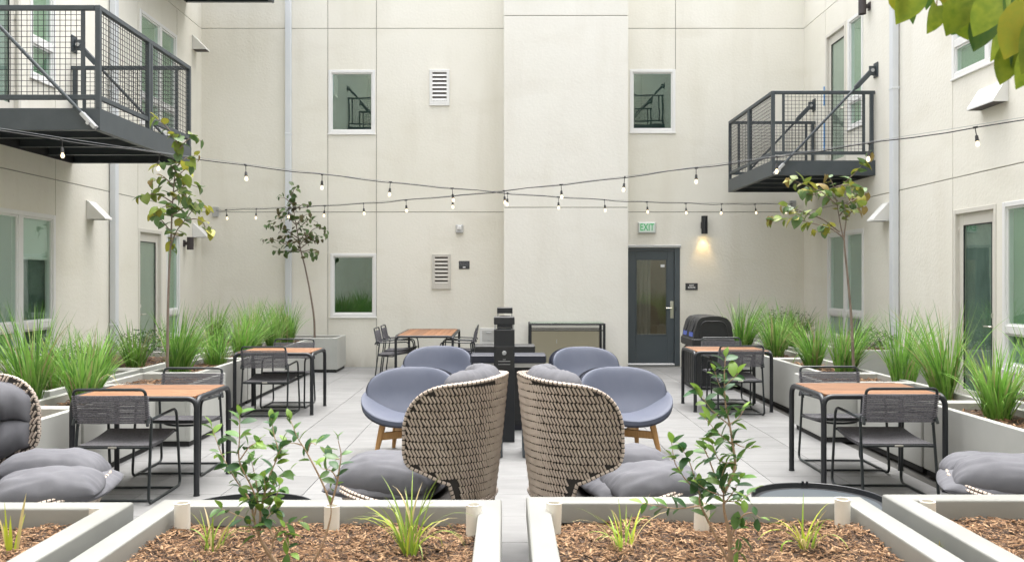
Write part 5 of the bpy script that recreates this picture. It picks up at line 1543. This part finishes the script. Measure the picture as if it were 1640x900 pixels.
shrublike('shrub', 'sparse two branched shrub beside the leafy one left of the gap', 'shrub', (-.62, 3.32, .50),
    [(K([(575, 930), (650, 790), (690, 650), (692, 580)]), (0, 0), .95, .006), (K([(692, 580), (640, 450), (560, 295), (505, 205), (468, 110)]), (0, .05), .45, .0045),
     (K([(692, 580), (722, 480), (737, 390), (748, 305), (732, 225)]), (0, -.05), .2, .0045), (K([(728, 440), (692, 392), (640, 380)]), (-.02, -.04), .2, .003), (K([(560, 295), (580, 240), (610, 250)]), (.03, .0), .3, .003),
     (K([(530, 250), (490, 240), (445, 240)]), (.03, .06), .2, .003), (K([(665, 520), (680, 500), (690, 490)]), (0, 0), .1, .002), (K([(740, 330), (700, 320), (660, 300)]), (-.04, 0), .2, .002)],
    3.32, SHL, .060, .033, 'oval', rr, BARKT, 'shrubs in the foreground planters', step=.024, weights=[3, 4, 2], jitter=.008, droop=-.05, sizes=(.55, 1.1))
rr = random.Random(33)
K = lambda l: cs(l, 1020, 560, 2.648)
shrublike('shrub', 'dense glossy shrub in the planter right of the gap', 'shrub', (.86, 3.30, .50),
    [(K([(398, 950), (396, 840), (388, 760), (370, 680), (368, 600)]), (0, 0), .80, .011), (K([(370, 610), (415, 500), (406, 400), (394, 320), (376, 230), (371, 110), (376, 30)]), (0, .04), .12, .006),
     (K([(384, 890), (312, 745), (268, 650), (264, 600), (212, 555), (162, 480), (148, 395)]), (0, -.06), .30, .005), (K([(264, 605), (225, 480), (192, 420)]), (-.03, -.10), .1, .003),
     (K([(370, 610), (335, 540), (302, 455), (276, 395), (296, 372)]), (0, .06), .1, .004), (K([(268, 660), (175, 672), (90, 662), (22, 650)]), (-.03, .02), .2, .003), (K([(396, 800), (440, 712), (485, 690), (522, 712)]), (0, -.05), .2, .004),
     (K([(400, 385), (440, 408), (482, 418)]), (.02, 0), .1, .003), (K([(392, 318), (320, 258), (262, 178)]), (.02, -.03), .15, .003), (K([(386, 322), (428, 292), (452, 258)]), (.02, .05), .2, .003),
     (K([(412, 480), (352, 470), (320, 400)]), (.02, -.06), .1, .003), (K([(372, 640), (430, 640), (492, 600)]), (0, .06), .15, .003), (K([(400, 800), (432, 800), (426, 855)]), (0, -.05), .2, .003),
     (K([(406, 400), (345, 352), (290, 290)]), (.02, -.06), .1, .003), (K([(370, 620), (310, 600), (262, 570)]), (0, -.08), .1, .003), (K([(372, 650), (410, 600), (440, 545)]), (0, -.08), .1, .003),
     (K([(368, 600), (360, 540), (380, 480)]), (0, -.05), .1, .003), (K([(375, 200), (350, 150), (330, 90)]), (.03, .0), .2, .002), (K([(376, 150), (410, 120), (430, 100)]), (.03, .0), .2, .002)],
    3.30, SHL, .060, .034, 'oval', rr, BARKT, 'shrubs in the foreground planters', step=.0170, weights=[4, 3.4, 1.5], jitter=.010, droop=-.02, sizes=(.55, 1.2))

# tree reaching in from the right, close to the camera
t = thing('overhanging_tree', 'large yellow green leaves hanging in at the top right corner', 'tree', (2.35, 1.55, .0))
rr = random.Random(41)
o = Vector((2.35, 1.55, 0))
MB().tube(catmull([(0, 0, 0), (.03, .05, 1.1), (-.05, .15, 2.0), (-.25, .35, 2.45), (-.42, .45, 2.62)], 6), [.045 - .0012 * k for k in range(25)], 10).build('trunk', BARK, t)
MB().tube(catmull([(-.20, .30, 2.40), (-.55, .50, 2.52), (-.9, .60, 2.50), (-1.30, .72, 2.46)], 6), [.013 - .0005 * k for k in range(19)], 7).build('branch', BARK, t)
MB().tube(catmull([(-.20, .30, 2.35), (-.5, .42, 2.36), (-.80, .45, 2.34), (-1.02, .48, 2.33)], 6), [.009 - .0003 * k for k in range(19)], 7).build('branch', BARK, t)
fm = [leaf_mesh('leaf', .125, .10, FGL, k, 'heart', .22, .3) for k in range(3)]
for (px, py, L, ang, mi, y) in ((1432, -12, .8, -70, 1, 2.22), (1468, -22, 1.35, -115, 0, 2.2), (1512, -30, 1.05, -75, 0, 2.25), (1545, -8, 1.35, -110, 0, 2.15), (1600, -4, 1.3, -125, 0, 2.0),
                               (1618, 2, 1.45, -80, 2, 2.0), (1650, 10, 1.6, -115, 1, 1.95), (1660, 40, 1.5, -105, 0, 1.95), (1575, -20, 1.1, -85, 1, 2.3), (1640, -10, 1.2, -100, 2, 2.2), (1500, -40, 1.1, -60, 1, 2.2),
                               (1450, -50, 1.2, -95, 2, 2.2), (1590, -40, 1.2, -60, 0, 2.2), (1668, -5, 1.3, -70, 0, 2.1), (1700, 20, 1.3, -110, 0, 2.1), (1625, 70, .8, -95, 2, 2.1), (1670, -30, 1.1, -130, 1, 2.3), (1560, 10, 1.2, -125, 2, 2.35), (1604, 40, 1.2, -95, 0, 2.2), (1655, 75, 1.3, -105, 0, 2.0), (1535, -30, 1.2, -95, 0, 2.3), (1480, -30, 1.0, -80, 2, 2.3), (1446, 0, .9, -60, 2, 2.25), (1530, 15, 1.1, -70, 0, 2.2), (1585, 25, 1.2, -115, 2, 2.15), (1632, 45, 1.2, -70, 0, 2.05), (1500, 10, 1.0, -105, 0, 2.25), (1615, 80, 1.1, -100, 0, 2.1), (1565, -5, 1.1, -100, 0, 2.15)):
    p = P(px, py, y) - o
    a = R(ang)
    d = Vector((math.cos(a), rr.uniform(-.25, .1), math.sin(a)))
    L *= .60
    q = d.normalized().to_track_quat('Y', 'Z').to_matrix()
    # turn the blade towards the courtyard
    nz = q @ Vector((0, 0, 1)); want = Vector((rr.uniform(-.5, .5), -1, rr.uniform(0, .5)))
    tgt = (want - d.normalized() * want.dot(d.normalized())).normalized()
    ang2 = math.atan2(nz.cross(tgt).dot(d.normalized()), nz.dot(tgt))
    q = Matrix.Rotation(ang2, 3, d.normalized()) @ q
    lf = link('leaf', fm[mi], t, p, q.to_euler(), L)
    MB().tube([p, p - d.normalized() * .03 + Vector((0, 0, .035)), p + Vector((rr.uniform(-.05, .05), .02, .11))], .0018, 5).build('leaf_stalk', BARKT, t)

# grasses
def grass(name, label, loc, h, spread, n, seed, group, mats=GR, wts=(5, 3, 2.6, .7), wid=.0150, base=.09, lean=.0, arch=1.0, scale_low=.45):
    rr = random.Random(seed)
    t = thing(name, label, 'grass', loc, group=group)
    if group == 'tall ornamental grasses in the side planters':
        lean = rr.uniform(-.18, .18); h *= rr.uniform(.9, 1.1); wts = (5, rr.uniform(2, 4), rr.uniform(1.5, 4), rr.uniform(.3, 1.5)); base *= rr.uniform(.85, 1.35)
    mb = MB()
    for _ in range(n):
        a = rr.uniform(0, 2 * PI); rb = base * math.sqrt(rr.random())
        x, y = rb * math.cos(a), rb * math.sin(a)
        a2 = a + rr.gauss(0, .7)
        Lb = h * rr.uniform(scale_low, 1.12)
        out = spread * (rb / base * .6 + .4) * rr.uniform(.2, 1.1)
        kink = rr.random() < .10
        wv = wid * rr.uniform(.6, 1.25)
        seg = 7; vs = []; fs = []
        sd_ = Vector((-math.sin(a2), math.cos(a2), 0))
        tw = rr.uniform(-.9, .9)
        px_, pz, th = 0.0, 0.0, rr.uniform(.02, .22) + out * .25
        dth = arch * out * rr.uniform(.35, 1.1) / seg * (2.4 if kink else 1)
        for k in range(seg + 1):
            f = k / seg
            w_ = wv * (1 - f ** 2.2) * (.75 + .5 * min(f * 4, 1) * .5) + .0004
            c = Vector((x + math.cos(a2) * px_ + lean * f * f * h, y + math.sin(a2) * px_, pz))
            s2 = (sd_ * math.cos(tw * f) + Vector((math.cos(a2), math.sin(a2), 0)) * math.sin(tw * f)) * w_ / 2
            vs += [c - s2, c + s2]
            px_ += Lb / seg * math.sin(th); pz += Lb / seg * math.cos(th)
            th += dth * (1 + 1.4 * f)
        for k in range(seg): fs.append((2 * k, 2 * k + 1, 2 * k + 3, 2 * k + 2))
        mb.add(vs, fs, rr.choices(range(len(mats)), wts[:len(mats)])[0])
    tag(mb.build('blades', mats, t, smooth=80, fix=False), kind='stuff')
    return t
GG = 'tall ornamental grasses in the side planters'
for k, (x, y, h, sp, n, l) in enumerate((
    (-4.12, 7.55, .92, .75, 230, 'tall grass clump under the wide left window'), (-3.64, 7.55, .78, .7, 230, 'grass clump behind the near left table corner'), (-4.35, 9.3, .62, .9, 200, 'spreading grass clump before the left downspout'),
    (-4.62, 6.9, .70, .8, 170, 'grass clump cut by the left photo edge'), (-3.72, 9.95, .82, .62, 260, 'upright grass clump beside the left tree trunk'), (-3.62, 12.0, .82, .75, 240, 'grass clump behind the far left table, nearest its corner'),
    (-3.70, 12.75, .85, .75, 220, 'grass clump behind the far left table, middle of the row'), (-3.60, 13.5, .82, .75, 230, 'grass clump behind the far left table, before the last clump'), (-3.62, 14.45, .78, .75, 240, 'grass clump at the foot of the leaning tree'),
    (-3.66, 11.0, .6, .85, 170, 'low grass clump touching the far left table edge'), (-4.6, 13.8, .85, .7, 170, 'grass clump in the rear planter of the far left corner'),
    (3.62, 13.35, .95, .75, 240, 'tall grass clump right behind the recycling bin'), (3.72, 12.1, .75, .85, 230, 'grass clump behind the table before the bin'), (4.05, 12.9, .80, .75, 170, 'grass clump behind the two by the bin'),
    (3.70, 10.55, .78, .75, 230, 'arching grass clump left of the right tree trunk'), (3.88, 10.0, .80, .6, 250, 'upright grass clump touching the right tree trunk'), (4.08, 8.95, .86, .72, 170, 'airy grass clump right of the right tree trunk'),
    (3.92, 7.85, 1.0, .55, 210, 'tall upright grass clump before the right glass door'), (3.80, 6.75, .72, .85, 260, 'bright spreading grass clump near the right photo edge'), (4.62, 7.5, .9, .75, 190, 'grass clump under the window at the right edge'),
    (4.5, 13.6, .8, .7, 170, 'grass clump under the paired right window'),
    (-4.35, 8.45, .66, .9, 150, 'loose grass clump between the vent hood and the near left table'), (-4.55, 10.7, .66, .85, 150, 'loose grass clump in front of the left side door'), (-4.9, 7.9, .7, .8, 150, 'grass clump against the wall under the wide left window'))):
    grass('ornamental_grass', l, (x, y, .53), h * .95, sp * 1.4, int(n * .92), 100 + k, GG)
TGp = 'small grass tufts in the foreground planters'
for k, (px, py, y, h, sp, n, wts, l, wd) in enumerate((
    (655, 868, 3.52, .34, 1.9, 34, (6, 1.8, 1.2), 'broad green grass tuft in front of the left wicker chair', .0105), (1000, 862, 3.55, .27, 1.7, 20, (5, 2, 2), 'pale grass tuft beside the dense shrub', .009),
    (1292, 862, 3.60, .24, 1.7, 20, (3, 3, 2.5), 'lime grass tuft right of the dense shrub', .009), (340, 868, 3.55, .22, 1.3, 18, (4, 2, 1.5), 'thin grass tuft left of the leafy shrub', .008),
    (14, 868, 3.55, .22, .6, 7, (0, 5, 1), 'yellow strap leaved tuft at the left edge', .017), (1052, 905, 3.22, .06, 2.2, 40, (1, 5, 0), 'low lime moss tuft at the bottom of the dense shrub planter', .009),
    (318, 905, 3.22, .07, 2.2, 40, (2, 4, 1), 'low yellow green tuft at the bottom left planter corner', .009), (1510, 868, 3.6, .05, 1.8, 14, (3, 2, 1), 'tiny grass tuft in the right edge planter', .006))):
    p = P(px, py, y)
    grass('grass_tuft', l, (p.x, y, .505), h, sp, n, 300 + k, TGp, TUFT, wts, wd, .035, scale_low=.55, arch=1.3)

# low evergreen bushes in the rear planters
def bush(label, loc, r, h, seed, mats=SHL):
    rr = random.Random(seed)
    t = thing('low_bush', label, 'bush', loc, group='low bushes in the rear planters')
    st = MB()
    for k in range(7):
        a = rr.uniform(0, 2 * PI)
        st.tube(catmull([(0, 0, 0), (r * .35 * math.cos(a), r * .35 * math.sin(a), h * .5), (r * .75 * math.cos(a), r * .75 * math.sin(a), h * .85)], 4), [.008 - .0006 * i for i in range(9)], 5)
    st.build('stems', BARK, t)
    mb = MB()
    for _ in range(520):
        a = rr.uniform(0, 2 * PI); q = rr.random() ** .6; e = rr.random()
        lump = 1 + .3 * noise.noise(Vector((math.cos(a) * 2 + seed, math.sin(a) * 2, e * 3)))
        p = Vector((r * q * lump * math.cos(a), r * q * lump * math.sin(a), h * (.25 + .75 * e * math.sqrt(max(1 - q * q * .8, 0)) * lump)))
        M = Matrix.Translation(p) @ Euler((rr.uniform(-.9, .9), rr.uniform(-.9, .9), rr.uniform(0, 6.3))).to_matrix().to_4x4()
        L, w_ = rr.uniform(.035, .06), rr.uniform(.016, .026)
        mb.add([M @ Vector(v) for v in ((0, 0, 0), (w_ / 2, L * .5, .006), (0, L, -.006), (-w_ / 2, L * .5, .006))], [(0, 1, 2, 3)], rr.choices((0, 1, 2), (5, 3, 1))[0])
    tag(mb.build('foliage', mats, t, smooth=0, fix=False), kind='stuff')
bush('low dark bush in front of the left side door', (-4.72, 11.4, .55), .42, .42, 1)
bush('low bush under the left vent hood', (-4.6, 8.7, .55), .36, .36, 2)
bush('low bush under the wide left window', (-4.75, 7.1, .55), .40, .42, 3)
bush('low bush on the tall rear planter beside the right downspout', (4.85, 11.7, .62), .36, .34, 4)
bush('dark bush between the grasses in the far right corner', (4.55, 14.3, .55), .42, .60, 5, DKL)
bush('low bush behind the upright grass left of the left tree', (-4.75, 9.4, .55), .3, .34, 6)
